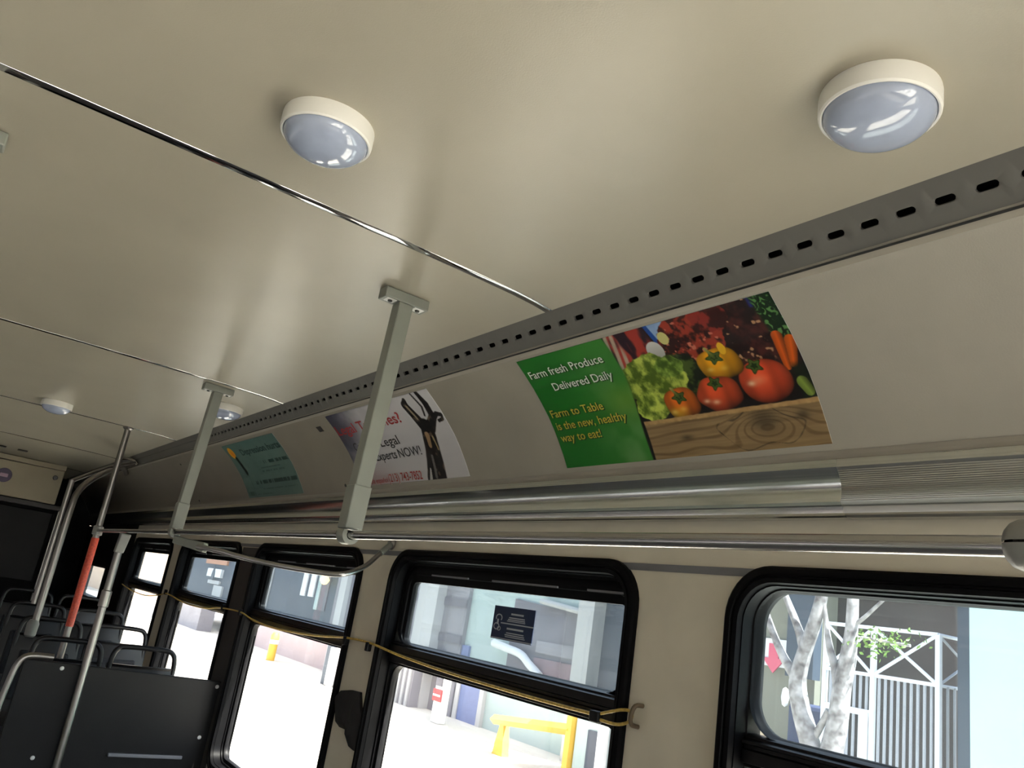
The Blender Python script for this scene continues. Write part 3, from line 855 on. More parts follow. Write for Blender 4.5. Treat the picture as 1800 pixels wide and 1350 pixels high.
def bench(y, dz, label, group):
    t = thing('transit_bench', (0.93, y, FZ), label, 'bench', group)
    prof = [(-0.46, -1.035), (-0.45, -1.005), (-0.40, -0.99), (-0.15, -1.01), (-0.07, -1.0), (-0.02, -0.94), (0.0, -0.85), (0.05, -0.56), (0.056, -0.525), (0.050, -0.512)]
    for xc in (0.745, 1.115):
        rows = []
        pp = smooth_path([(xc, y + a, b + dz) for a, b in prof], 3)
        def edge(hw, off):
            return [[(xc + hw * u * (0.93 if i < 3 else 1.0), q.y + off + 0.02 * (u * u), q.z) for u in (-1, -.8, -.4, 0, .4, .8, 1)] for i, q in enumerate(pp)]
        f, b_ = edge(0.172, 0.0), edge(0.172, 0.03)
        s = MB()
        s.sheet(f); s.sheet(b_)
        for j in (0, -1):
            s.sheet([[r[j] for r in f], [r[j] for r in b_]])
        s.sheet([f[0], b_[0]]); s.sheet([f[-1], b_[-1]])
        s.build('seat_shell', 'seat_black', t, smooth=40)
        c = MB()
        q0 = [q for q in pp if q.z - dz < -0.98]
        c.box(xc - 0.145, xc + 0.145, y - 0.42, y - 0.10, -1.0 + dz, -0.975 + dz)
        c.build('cushion', 'seat_cloth', t, bevel=0.012)
        MB().hexa([(xc - 0.135, y - 0.005, -0.86 + dz), (xc + 0.135, y - 0.005, -0.86 + dz), (xc + 0.135, y + 0.03, -0.86 + dz), (xc - 0.135, y + 0.03, -0.86 + dz)],
                  [(xc - 0.125, y + 0.038, -0.60 + dz), (xc + 0.125, y + 0.038, -0.60 + dz), (xc + 0.125, y + 0.07, -0.60 + dz), (xc - 0.125, y + 0.07, -0.60 + dz)]).build('back_cushion', 'seat_cloth', t, bevel=0.012)
        hp_ = smooth_path([(xc - 0.160, y + 0.075, -0.60 + dz), (xc - 0.158, y + 0.08, -0.49 + dz), (xc - 0.140, y + 0.083, -0.44 + dz), (xc - 0.09, y + 0.085, -0.425 + dz), (xc + 0.09, y + 0.085, -0.425 + dz), (xc + 0.140, y + 0.083, -0.44 + dz), (xc + 0.158, y + 0.08, -0.49 + dz), (xc + 0.160, y + 0.075, -0.60 + dz)], 5)
        MB().tube(hp_, 0.013, 12).build('grab_handle', 'seat_black', t, smooth=40)
    MB().box(0.56, W - 0.003, y - 0.30, y - 0.26, -1.08 + dz, -1.04 + dz).build('cross_beam', 'seat_black', t)
    MB().box(0.60, 0.65, y - 0.36, y - 0.10, FZ, -1.04 + dz).build('leg', 'seat_black', t, bevel=0.004)
    return t


for k, (y, dz, la) in enumerate(((4.645, -0.005, 'black double bench right behind the partition'), (5.40, 0.03, 'second black double bench behind the partition'), (6.18, 0.06, 'third black double bench behind the partition'), (6.95, 0.10, 'rearmost black double bench near the bulkhead'))):
    bench(y, dz, la, 'black double benches at the rear')

MB().box(W - 0.05, W, 7.33, 7.95, -0.53, -0.48).build('wall_ledge', 'panel_beige', bevel=0.004, label='pale narrow ledge on the rear side wall below the small rear window', cat='ledge')

# ------------------------------------------------------------------ cord, torn patch, cove screws
cordpts = [(6.90, -0.181), (6.55, -0.203), (6.1, -0.211), (5.74, -0.190), (5.52, -0.163), (5.40, -0.165), (5.0, -0.186), (4.6, -0.182), (4.36, -0.160), (4.02, -0.154), (3.85, -0.170), (3.6, -0.181), (3.33, -0.177), (3.05, -0.164), (2.80, -0.145), (2.60, -0.142), (2.4, -0.155), (2.1, -0.166), (1.8, -0.170), (1.55, -0.170), (1.44, -0.168)]
ct = thing('bungee_cord', (W, 4.0, -0.16), 'thin yellow elastic cord stretched along the window sash bars', 'cord')
MB().tube(smooth_path([(W - 0.020, y, z) for y, z in cordpts], 4), 0.0038, 8).build('strand', 'cord_yellow', ct, smooth=50)
MB().tube(smooth_path([(W - 0.020, 1.435, -0.166), (W - 0.019, 1.40, -0.155), (W - 0.018, 1.365, -0.145), (W - 0.017, 1.340, -0.143), (W - 0.017, 1.332, -0.154), (W - 0.018, 1.345, -0.168), (W - 0.019, 1.38, -0.177), (W - 0.020, 1.435, -0.176)], 5), 0.0036, 8).build('loop', 'cord_yellow', ct, smooth=50)
MB().box(W - 0.030, W - 0.012, 1.425, 1.455, -0.184, -0.160).build('clip', 'gasket_rubber', ct, bevel=0.003)
MB().tube(smooth_path([(W - 0.001, 1.318, -0.128), (W - 0.022, 1.320, -0.130), (W - 0.026, 1.326, -0.150), (W - 0.020, 1.328, -0.168), (W - 0.001, 1.326, -0.172)], 4), 0.005, 8).build('hook', 'hook_brown', ct, smooth=50)
for y in (5.53, 4.30, 4.015, 2.80, 2.615):
    MB().box(W - 0.028, W - 0.010, y - 0.010, y + 0.010, -0.170, -0.140).build('clip', 'gasket_rubber', ct, bevel=0.003)

pr = [(590, 1225), (602, 1214), (618, 1213), (634, 1217), (635, 1240), (636, 1265), (632, 1290), (630, 1312), (622, 1320), (614, 1312), (613, 1294), (608, 1283), (598, 1278), (592, 1268), (589, 1248)]
pp = [at(a, b, W - 0.006) for a, b in pr]
m = MB()
n = len(pp)
cc = sum((Vector(q) for q in pp), Vector()) / n
ring1 = [(q.x - 0.004 - 0.003 * math.sin(i * 2.1), q.y, q.z) for i, q in enumerate(pp)]
ring2 = [(W - 0.022 - 0.006 * math.sin(i * 1.7), cc.y + (q.y - cc.y) * 0.55, cc.z + (q.z - cc.z) * 0.55) for i, q in enumerate(pp)]
ring0 = [(W - 0.0005, q.y, q.z) for q in pp]
m.sheet([ring0, ring1, ring2], closed=True)
m.add(ring2 + [(W - 0.020, cc.y, cc.z)], [(i, (i + 1) % n, n) for i in range(n)])
m.build('torn_patch', 'patch_black', smooth=50, label='crumpled black patch stuck on the cream window pillar', cat='patch')


def cove_at(px, py):
    d = at(px, py, 1.0)
    k = d.z / d.x
    rt = PC[:, 1] / PC[:, 0]
    s = float(np.interp(-k, -rt, SARC))
    x, z = cove(s)
    return s, x * d.y / d.x


for px, py, la in ((318, 816, 'small dark screw head high on the cove, left of the farther strut'), (351, 880, 'small dark screw head low on the cove beside the farther strut'), (608, 853, 'small dark screw head at the lower left corner of the legal poster')):
    s, y = cove_at(px, py)
    x, z = cove(s, 0.001)
    x2, z2 = cove(s, 0.004)
    MB().tube([(x, y, z), (x2, y, z2)], [0.007, 0.005], 12).build('cove_screw', 'screw_dark', label=la, cat='screw', group='screws in the cove panel')
s, y = cove_at(563, 754)
q = [cove(s - 0.012, 0.0018), cove(s + 0.012, 0.0018)]
m = MB()
m.add([(q[0][0], y + 0.022, q[0][1]), (q[0][0], y - 0.02, q[0][1]), (q[1][0], y - 0.024, q[1][1]), (q[1][0], y + 0.017, q[1][1])], [(0, 1, 2, 3)])
m.build('sticker_scrap', 'pillar_dark', solid=0.0008, label='dark scrap of sticker on the cove between the teal and legal posters', cat='sticker')

# ------------------------------------------------------------------ advertising posters on the cove
def vnoise(shape, cell, seed, octaves=3):
    r = np.random.RandomState(seed)
    h, w_ = shape
    out = np.zeros(shape)
    amp, tot = 1.0, 0.0
    for o_ in range(octaves):
        cy, cx = max(2, int(cell[0] * 2 ** o_)), max(2, int(cell[1] * 2 ** o_))
        g = r.rand(cy + 1, cx + 1)
        yy = np.linspace(0, cy - 1e-6, h)
        xx = np.linspace(0, cx - 1e-6, w_)
        y0, x0 = yy.astype(int), xx.astype(int)
        fy, fx = (yy - y0)[:, None], (xx - x0)[None, :]
        fy, fx = fy * fy * (3 - 2 * fy), fx * fx * (3 - 2 * fx)
        a = g[y0][:, x0] * (1 - fx) + g[y0][:, x0 + 1] * fx
        b = g[y0 + 1][:, x0] * (1 - fx) + g[y0 + 1][:, x0 + 1] * fx
        out += amp * (a * (1 - fy) + b * fy)
        tot += amp
        amp *= 0.55
    return out / tot


def mixc(img, mask, col):
    m = np.clip(mask, 0, 1)[..., None]
    c = np.asarray(col, float)
    img[:] = img * (1 - m) + (c if c.ndim == 3 else c[None, None, :]) * m


def sstep(a, b, x):
    t = np.clip((x - a) / (b - a), 0, 1)
    return t * t * (3 - 2 * t)


def lin(img):
    img = np.clip(img, 0, 1)
    return np.where(img <= 0.04045, img / 12.92, ((img + 0.055) / 1.055) ** 2.4)


def paint_produce(nu, nv):
    U, V = np.meshgrid(np.linspace(0, 1, nu), np.linspace(0, 1, nv))
    AS = 0.41      # height / width
    sh = U.shape
    n1 = vnoise(sh, (4, 9), 1)
    n2 = vnoise(sh, (14, 34), 2)
    n3 = vnoise(sh, (30, 74), 3, 2)
    img = np.zeros(sh + (3,))
    img[:] = (0.07, 0.05, 0.045)
    # dark purple leaves at the back right
    k = sstep(0.35, 0.75, n2)[..., None]
    leaf = np.array([0.10, 0.045, 0.05]) * (1 - k) + np.array([0.30, 0.13, 0.12]) * k
    mixc(img, sstep(0.72, 0.78, U) * sstep(0.50, 0.42, V), leaf)
    mixc(img, sstep(0.72, 0.80, n3) * sstep(0.78, 0.82, U) * sstep(0.45, 0.38, V) * sstep(0.955, 0.94, U), (0.72, 0.55, 0.40))
    # blue sky bits
    mixc(img, sstep(0.585, 0.590, U - 0.10 * V) * sstep(0.75, 0.72, U) * sstep(0.24, 0.2, V), np.stack([0.50 + 0.2 * n2, 0.62 + 0.18 * n2, 0.80 + 0.1 * n2], -1))
    mixc(img, sstep(0.582, 0.586, U - 0.10 * V) * sstep(0.602, 0.598, U - 0.10 * V) * sstep(0.16, 0.14, V), (0.10, 0.30, 0.62))
    mixc(img, sstep(0.925, 0.94, U) * sstep(0.972, 0.962, U) * sstep(0.075, 0.06, V), (0.10, 0.14, 0.62))
    # onions and slats at the left of the photo
    on = vnoise(sh, (5, 26), 5)
    k = sstep(0.42, 0.62, on)[..., None]
    mixc(img, sstep(0.425, 0.44, U) * sstep(0.59, 0.575, U - 0.05 * V) * sstep(0.40, 0.35, V), np.array([0.16, 0.08, 0.13]) * (1 - k) + np.array([0.66, 0.22, 0.18]) * k)
    st = sstep(0.30, 0.9, np.abs(np.sin((U * 1.0 + V * 0.10) * 120)))
    mixc(img, st * sstep(0.418, 0.425, U) * sstep(0.475, 0.455, U - 0.06 * V) * sstep(0.46, 0.42, V) * 0.9, np.stack([0.62 + 0.2 * n2, 0.58 + 0.2 * n2, 0.50 + 0.2 * n2], -1))
    # red leaf lettuce
    d = ((U - 0.715) / 0.10) ** 2 + ((V - 0.17) / 0.19) ** 2 + (n2 - 0.5) * 0.9
    rl = vnoise(sh, (18, 44), 8)
    k = sstep(0.38, 0.62, rl)[..., None]
    mixc(img, sstep(1.05, 0.95, d), np.array([0.17, 0.05, 0.045]) * (1 - k) + np.array([0.62, 0.22, 0.15]) * k)
    mixc(img, sstep(1.05, 0.95, d) * sstep(0.66, 0.74, n3), (0.78, 0.45, 0.36))
    d = ((U - 0.80) / 0.06) ** 2 + ((V - 0.06) / 0.10) ** 2 + (n2 - 0.5) * 0.9
    mixc(img, sstep(1.05, 0.95, d), np.array([0.20, 0.06, 0.055]) * (1 - k) + np.array([0.55, 0.17, 0.14]) * k)
    # white mushroom
    d = ((U - 0.583) / 0.030) ** 2 + ((V - 0.20) / 0.078) ** 2
    sc = (0.80 + 0.12 * (0.2 - V) / 0.08)[..., None]
    mixc(img, sstep(1.06, 0.94, d), np.clip(sc * np.array([0.92, 0.92, 0.90]), 0, 1))
    d = ((U - 0.632) / 0.018) ** 2 + ((V - 0.12) / 0.05) ** 2
    mixc(img, sstep(1.06, 0.9, d), (0.80, 0.78, 0.50))
    # carrot greens and carrots
    cv = np.abs(np.sin(U * 150 + 14 * n2 + V * 20)) * np.abs(np.sin(V * 46 + 9 * n2))
    mixc(img, sstep(0.945, 0.96, U + 0.05 * (0.3 - V)) * sstep(0.34, 0.28, V), (0.05, 0.15, 0.06))
    mixc(img, sstep(0.945, 0.96, U + 0.05 * (0.3 - V)) * sstep(0.34, 0.28, V) * sstep(0.55, 0.8, cv), (0.36, 0.55, 0.30))

    def capsule(u0, v0, u1, v1, r0, r1, col, dark=0.6):
        px, py = (U - u0), (V - v0) * AS
        dx, dy = (u1 - u0), (v1 - v0) * AS
        t = np.clip((px * dx + py * dy) / (dx * dx + dy * dy), 0, 1)
        dd = np.hypot(px - t * dx, py - t * dy)
        r = r0 + (r1 - r0) * t
        side = (px * dy - py * dx) / math.hypot(dx, dy) / r
        shd = np.clip(1.0 - 0.35 * np.abs(side) - 0.12 * side, dark, 1.1)[..., None]
        mixc(img, sstep(r * 1.05, r * 0.93, dd), np.clip(shd * np.array(col), 0, 1))

    capsule(0.960, 0.285, 0.953, 0.49, 0.0155, 0.010, (0.88, 0.38, 0.10))
    capsule(0.990, 0.330, 0.972, 0.48, 0.0165, 0.010, (0.90, 0.40, 0.10))
    # dark herbs and green leaf lettuce
    hb = vnoise(sh, (24, 40), 12)
    d = ((U - 0.645) / 0.062) ** 2 + ((V - 0.42) / 0.17) ** 2 + (n2 - 0.5) * 0.5
    k = sstep(0.40, 0.68, hb)[..., None]
    mixc(img, sstep(1.1, 0.9, d), np.array([0.06, 0.10, 0.04]) * (1 - k) + np.array([0.28, 0.36, 0.14]) * k)
    d = ((U - 0.528) / 0.112) ** 2 + ((V - 0.43) / 0.215) ** 2 + (n2 - 0.5) * 0.75
    gl = vnoise(sh, (13, 36), 14, 5)
    k = sstep(0.30, 0.66, gl)[..., None]
    lt = np.array([0.30, 0.40, 0.10]) * (1 - k) + np.array([0.76, 0.82, 0.36]) * k
    mixc(img, sstep(1.06, 0.96, d), lt)
    d = ((U - 0.475) / 0.062) ** 2 + ((V - 0.60) / 0.115) ** 2 + (n2 - 0.5) * 0.75
    mixc(img, sstep(1.06, 0.96, d), np.clip(lt * 1.08, 0, 1))
    d = ((U - 0.60) / 0.05) ** 2 + ((V - 0.33) / 0.08) ** 2 + (n2 - 0.5) * 0.7
    mixc(img, sstep(1.06, 0.96, d) * 0.8, lt * np.array([0.75, 0.85, 0.8]))

    def globe(u, v, ru, rv, col, hi, lobes=0.0, lob_n=5, hl=((-0.35, 0.15, 0.16, 0.55),), low=None):
        x, y = (U - u) / ru, (V - v) / rv
        ang = np.arctan2(y, x)
        rr = np.hypot(x, y) * (1 + lobes * np.cos(lob_n * ang + 0.6))
        z = np.sqrt(np.clip(1 - rr * rr, 0, 1))
        sh_ = np.clip(0.42 + 0.62 * z - 0.20 * y - 0.12 * x, 0, 1.15)
        if lobes > 0:
            sh_ = sh_ * (1 - 0.16 * np.abs(np.sin(3.1 * x + 0.5)) ** 6)
        base = np.array(col)[None, None, :] * np.ones(sh + (1,))
        if low is not None:
            k_ = sstep(-0.2, 0.8, y)[..., None] * sstep(0.7, -0.5, x)[..., None]
            base = base * (1 - k_) + np.array(low) * k_
        c_ = base * sh_[..., None] + 0.04 * (n2[..., None] - 0.5)
        for hx, hy, hr, hs in hl:
            k_ = np.exp(-(((x - hx) / hr) ** 2 + ((y - hy) / (hr * 0.8)) ** 2))[..., None] * hs
            c_ = c_ * (1 - k_) + np.array(hi) * k_
        mixc(img, sstep(1.03, 0.96, rr), np.clip(c_, 0, 1))

    def stem(u, v, ru, rv, curl):
        x, y = (U - u) / ru, (V - v) / rv
        a = np.arctan2(y, x)
        rr = np.hypot(x, y) * (1 + 0.25 * np.cos(5 * a))
        mixc(img, sstep(1.05, 0.85, rr), (0.10, 0.20, 0.06))
        mixc(img, sstep(0.25, 0.15, np.abs(rr - 0.6)) * sstep(1, 0.9, rr) * 0.7, (0.36, 0.45, 0.18))
        if curl:
            px, py = (U - u), (V - v) * AS
            dx, dy = -0.016, -0.030
            t = np.clip((px * dx + py * dy) / (dx * dx + dy * dy), 0, 1)
            mixc(img, sstep(0.0052, 0.0034, np.hypot(px - t * dx, py - t * dy)), np.stack([0.30 + 0.35 * t, 0.36 + 0.28 * t, 0.14 + 0.2 * t], -1))

    globe(0.876, 0.555, 0.079, 0.150, (0.90, 0.32, 0.17), (1.0, 0.88, 0.72), 0.015, 4, ((-0.55, 0.02, 0.16, 0.85), (-0.25, -0.10, 0.28, 0.35)))
    stem(0.862, 0.445, 0.021, 0.045, False)
    globe(0.765, 0.385, 0.072, 0.117, (0.95, 0.66, 0.10), (1.0, 0.92, 0.60), 0.05, 4, ((-0.5, 0.25, 0.16, 0.5), (0.1, 0.3, 0.18, 0.35)))
    mixc(img, sstep(1.05, 0.9, ((U - 0.792) / 0.012) ** 2 + ((V - 0.285) / 0.045) ** 2), (0.94, 0.74, 0.16))
    stem(0.757, 0.335, 0.023, 0.042, True)
    globe(0.722, 0.588, 0.075, 0.128, (0.88, 0.33, 0.17), (1.0, 0.88, 0.74), 0.04, 5, ((-0.65, 0.30, 0.15, 0.8), (-0.25, 0.42, 0.17, 0.75)))
    stem(0.721, 0.512, 0.020, 0.043, False)
    globe(0.586, 0.612, 0.063, 0.122, (0.90, 0.44, 0.13), (1.0, 0.88, 0.45), 0.05, 4, ((-0.6, 0.45, 0.20, 0.7), (-0.05, 0.35, 0.2, 0.5)), low=(0.96, 0.72, 0.16))
    stem(0.583, 0.565, 0.022, 0.042, True)
    # cucumber
    mixc(img, sstep(0.955, 0.97, U) * sstep(0.45, 0.52, V), (0.07, 0.11, 0.05))
    capsule(0.975, 0.60, 0.985, 0.66, 0.016, 0.014, (0.56, 0.66, 0.28))
    # wooden crate
    gr = np.sin(V * 95 + 9 * vnoise(sh, (3, 5), 21, 2) + 10 * np.exp(-(((U - 0.83) / 0.09) ** 2 + ((V - 0.84) / 0.10) ** 2)) * 3.0)
    g2 = vnoise(sh, (50, 9), 23, 2)
    wood = np.stack([0.60 + 0.12 * (g2 - .5) - 0.10 * sstep(0.3, 1, gr), 0.50 + 0.11 * (g2 - .5) - 0.10 * sstep(0.3, 1, gr), 0.35 + 0.09 * (g2 - .5) - 0.085 * sstep(0.3, 1, gr)], -1)
    for (ku, kv, ra, rb) in ((0.83, 0.80, 0.045, 0.075), (0.56, 0.86, 0.022, 0.018), (0.945, 0.80, 0.02, 0.03)):
        q = np.hypot((U - ku) / ra, (V - kv) / rb)
        wood = wood * (1 - 0.40 * np.exp(-q ** 2))[..., None]
    ring = np.abs(((np.abs(U - 0.81) / 0.145) ** 1.35 + (np.abs(V - 0.85 + 0.03 * np.sin(U * 40)) / 0.15) ** 1.6) - 0.92)
    wood = wood * (1 - 0.38 * sstep(0.05, 0.0, ring + 0.12 * (n2 - 0.5)))[..., None]
    edge = 0.705 + 0.006 * (n3 - 0.5)
    mixc(img, sstep(edge, edge + 0.006, V) * sstep(0.414, 0.418, U), wood)
    mixc(img, sstep(edge - 0.004, edge + 0.004, V) * sstep(edge + 0.036, edge + 0.024, V) * sstep(0.414, 0.418, U), np.stack([0.74 + 0.15 * (n3 - .5), 0.60 + 0.15 * (n3 - .5), 0.40 + 0.12 * (n3 - .5)], -1))
    # green field with drifting haze on the left
    gx = 0.416 + 0.012 * np.sin(V * 5.2 + 0.4)
    k = (sstep(0.05, 0.42, U) * 0.8)[..., None]
    g = np.array([0.10, 0.44, 0.12]) * (1 - k) + np.array([0.26, 0.53, 0.21]) * k
    hz = (sstep(0.45, 0.75, n1) * sstep(0.12, 0.38, U) * (0.25 + 0.35 * sstep(0.55, 1.0, V)))[..., None]
    g = g * (1 - hz) + np.array([0.50, 0.66, 0.42]) * hz
    hz = (np.exp(-(((U - 0.38) / 0.09) ** 2 + ((V - 0.52) / 0.13) ** 2)) * 0.5)[..., None]
    g = g * (1 - hz) + np.array([0.52, 0.64, 0.22]) * hz
    mixc(img, sstep(gx + 0.004, gx - 0.006, U) * (1 - sstep(1.02, 0.95, ((U - 0.475) / 0.062) ** 2 + ((V - 0.60) / 0.115) ** 2 + (n2 - 0.5) * 0.75)), g)
    return lin(img)


def paint_legal(nu, nv):
    U, V = np.meshgrid(np.linspace(0, 1, nu), np.linspace(0, 1, nv))
    sh = U.shape
    AS = 0.40
    n1, n2 = vnoise(sh, (4, 9), 31), vnoise(sh, (16, 40), 32)
    img = np.zeros(sh + (3,))
    k = np.clip(sstep(0.50, 0.05, U + 0.35 * V + 0.25 * (n1 - 0.5)), 0, 1)[..., None]
    img[:] = np.array([0.80, 0.79, 0.80]) * (1 - k) + np.array([0.27, 0.27, 0.33]) * k
    k = (sstep(0.62, 1.0, V) * sstep(0.55, 0.05, U) * 0.65)[..., None]
    img[:] = img * (1 - k) + np.array([0.60, 0.47, 0.46]) * k
    dark = np.stack([0.09 + 0.30 * sstep(0.60, 0.8, n2), 0.075 + 0.25 * sstep(0.60, 0.8, n2), 0.065 + 0.2 * sstep(0.60, 0.8, n2)], -1)

    def limb(pts, col=None):
        for (u0, v0, r0), (u1, v1, r1) in zip(pts[:-1], pts[1:]):
            px, py = (U - u0), (V - v0) * AS
            dx, dy = (u1 - u0), (v1 - v0) * AS
            t = np.clip((px * dx + py * dy) / (dx * dx + dy * dy + 1e-9), 0, 1)
            dd = np.hypot(px - t * dx, py - t * dy)
            r = r0 + (r1 - r0) * t
            mixc(img, sstep(r * 1.08, r * 0.9, dd), dark if col is None else col)

    # robed figure with a raised arm and a balance, in dark bronze
    limb([(0.79, 0.06, 0.012), (0.77, 0.13, 0.026), (0.79, 0.28, 0.030), (0.81, 0.40, 0.034)])
    limb([(0.91, 0.00, 0.012), (0.925, 0.16, 0.020), (0.915, 0.32, 0.022), (0.86, 0.42, 0.030)])
    limb([(0.865, 0.01, 0.006), (0.885, 0.18, 0.007), (0.865, 0.28, 0.006)])
    limb([(0.92, 0.33, 0.014), (0.955, 0.29, 0.012), (0.985, 0.31, 0.009), (0.978, 0.36, 0.008), (0.945, 0.37, 0.008)])
    limb([(0.83, 0.42, 0.045), (0.80, 0.60, 0.052), (0.775, 0.80, 0.062), (0.745, 1.02, 0.078)])
    limb([(0.80, 0.50, 0.016), (0.785, 0.62, 0.012)], (0.62, 0.50, 0.36))
    limb([(0.835, 0.53, 0.006), (0.835, 0.68, 0.004)], (0.66, 0.58, 0.42))
    limb([(0.765, 0.74, 0.008), (0.745, 0.97, 0.010)], (0.42, 0.41, 0.40))
    limb([(0.715, 0.88, 0.005), (0.695, 1.0, 0.012)], (0.72, 0.71, 0.70))
    limb([(0.775, 0.14, 0.007), (0.795, 0.30, 0.006)], (0.60, 0.54, 0.44))
    return lin(img)


def paint_teal(nu, nv):
    U, V = np.meshgrid(np.linspace(0, 1, nu), np.linspace(0, 1, nv))
    sh = U.shape
    n1 = vnoise(sh, (6, 12), 41)
    img = np.zeros(sh + (3,))
    img[:] = np.array([0.36, 0.47, 0.44])
    img += (n1[..., None] - 0.5) * 0.06
    k = (sstep(0.22, 0.0, V) * 0.5)[..., None]
    img[:] = img * (1 - k) + np.array([0.28, 0.42, 0.40]) * k
    d = ((U - 0.098) / 0.052) ** 2 + ((V - 0.165) / 0.115) ** 2
    mixc(img, sstep(1.1, 0.8, d), (0.93, 0.66, 0.14))
    d = ((U - 0.105) / 0.028) ** 2 + ((V - 0.19) / 0.06) ** 2
    mixc(img, sstep(1.1, 0.4, d), (0.92, 0.52, 0.10))
    px, py = U - 0.12, (V - 0.30) * 0.4
    dx, dy = 0.03, 0.25 * 0.4
    t = np.clip((px * dx + py * dy) / (dx * dx + dy * dy), 0, 1)
    mixc(img, sstep(0.026, 0.020, np.hypot(px - t * dx, py - t * dy)), (0.10, 0.15, 0.14))
    mixc(img, sstep(0.004, 0.002, np.abs(U - 0.16 - 0.03 * (V - 0.55))) * sstep(0.55, 0.6, V) * 0.7, (0.20, 0.33, 0.31))
    r = np.random.RandomState(3)
    for u0, u1, v, hh, a in ((0.56, 0.99, 0.43, 0.028, 0.75), (0.45, 0.80, 0.52, 0.012, 0.35), (0.45, 0.85, 0.58, 0.012, 0.35), (0.25, 0.98, 0.75, 0.030, 0.85), (0.30, 0.95, 0.87, 0.010, 0.35), (0.03, 0.16, 0.93, 0.04, 0.6), (0.2, 0.5, 0.95, 0.012, 0.4)):
        wd = (vnoise(sh, (3, 60), r.randint(999), 1) > 0.36)
        mixc(img, ((U > u0) & (U < u1) & (np.abs(V - v) < hh)) * wd * a, (0.08, 0.20, 0.18))
    return lin(img)


def poster(name, yl, yr, s0, s1, nu, nv, painter, label):
    root = thing(name, (cove((s0 + s1) / 2)[0], (yl + yr) / 2, cove(s1)[1]), label, 'poster', 'advertising cards on the cove')
    col = painter(nu, nv)
    org = ORG[root.name]
    ys = np.linspace(yl, yr, nu)
    V = np.zeros((nv, nu, 3))
    for i, s in enumerate(np.linspace(s0, s1, nv)):
        x, z = cove(s, 0.0022)
        V[i, :, 0], V[i, :, 1], V[i, :, 2] = x, ys, z
    idx = np.arange(nu * nv).reshape(nv, nu)
    q = np.stack([idx[:-1, :-1], idx[1:, :-1], idx[1:, 1:], idx[:-1, 1:]], -1).reshape(-1, 4)
    vv = V.reshape(-1, 3)
    # the card's own thickness: its rim goes back to the cove
    rim = np.r_[idx[0, :], idx[1:, -1], idx[-1, -2::-1], idx[-2:0:-1, 0]]
    back = vv[rim].copy()
    for j, i in enumerate(rim):
        s = s0 + (s1 - s0) * (i // nu) / (nv - 1)
        x, z = cove(s, 0.0012)
        back[j, 0], back[j, 2] = x, z
    nb = len(vv)
    rf = [[int(rim[j]), int(rim[(j + 1) % len(rim)]), nb + (j + 1) % len(rim), nb + j] for j in range(len(rim))]
    allv = np.r_[vv, back] - np.array(org)
    me = bpy.data.meshes.new('printed_card')
    me.from_pydata(allv.tolist(), [], q.tolist() + rf)
    me.polygons.foreach_set('use_smooth', [True] * len(me.polygons))
    a = me.color_attributes.new('print', 'FLOAT_COLOR', 'POINT')
    cc = np.ones((len(allv), 4), np.float32)
    cc[:nb, :3] = col.reshape(-1, 3)
    cc[nb:, :3] = 0.6
    a.data.foreach_set('color', cc.ravel())
    me.materials.append(MATS['poster_print'])
    o = bpy.data.objects.new('printed_card', me)
    COL.objects.link(o)
    o.parent = root
    ORG[o.name] = org
    return root, (yl, yr, s0, s1)


def text_outline(s, bold=0.0):
    cu = bpy.data.curves.new('txt', 'FONT')
    cu.body = s
    cu.offset = bold
    cu.resolution_u = 3
    ob = bpy.data.objects.new('txt', cu)
    COL.objects.link(ob)
    dg = bpy.context.evaluated_depsgraph_get()
    me = ob.evaluated_get(dg).to_mesh()
    v = np.array([p.co[:2] for p in me.vertices])
    f = [tuple(p.vertices) for p in me.polygons]
    ob.evaluated_get(dg).to_mesh_clear()
    bpy.data.objects.remove(ob)
    bpy.data.curves.remove(cu)
    return v, f


def card_text(root, fr, s, u0, u1, vbase, cap, mat, bold=0.008, lift=0.0, du=0.0, dv=0.0, name='lettering'):
    yl, yr, s0, s1 = fr
    v, f = text_outline(s, bold)
    x0, x1 = v[:, 0].min(), v[:, 0].max()
    capu = 0.73
    P = []
    for a, b in v:
        t = (a - x0) / (x1 - x0)
        y = yl - (u0 + (u1 - u0) * t + du) * (yl - yr)
        sa = s0 + (vbase + dv) * (s1 - s0) - b / capu * cap
        x, z = cove(sa, 0.0032 + lift)
        P.append((x, y, z))
    # one part for each word: cluster the letters by the gaps between them
    par = list(range(len(v)))

    def find(i):
        while par[i] != i:
            par[i] = par[par[i]]
            i = par[i]
        return i
    for q in f:
        for i in q[1:]:
            par[find(i)] = find(q[0])
    comp = {}
    for i in range(len(v)):
        comp.setdefault(find(i), []).append(i)
    spans = sorted((v[c, 0].min(), v[c, 0].max(), k) for k, c in comp.items())
    words, end = [], -9
    for a, b, k in spans:
        if a - end > 0.17:
            words.append(set())
        words[-1].add(k)
        end = max(end, b)
    for wd in words:
        m = MB()
        ids = [i for i in range(len(v)) if find(i) in wd]
        ren = {i: j for j, i in enumerate(ids)}
        m.add([P[i] for i in ids], [tuple(ren[i] for i in q) for q in f if find(q[0]) in wd])
        m.build(name, mat, root, fix=False)


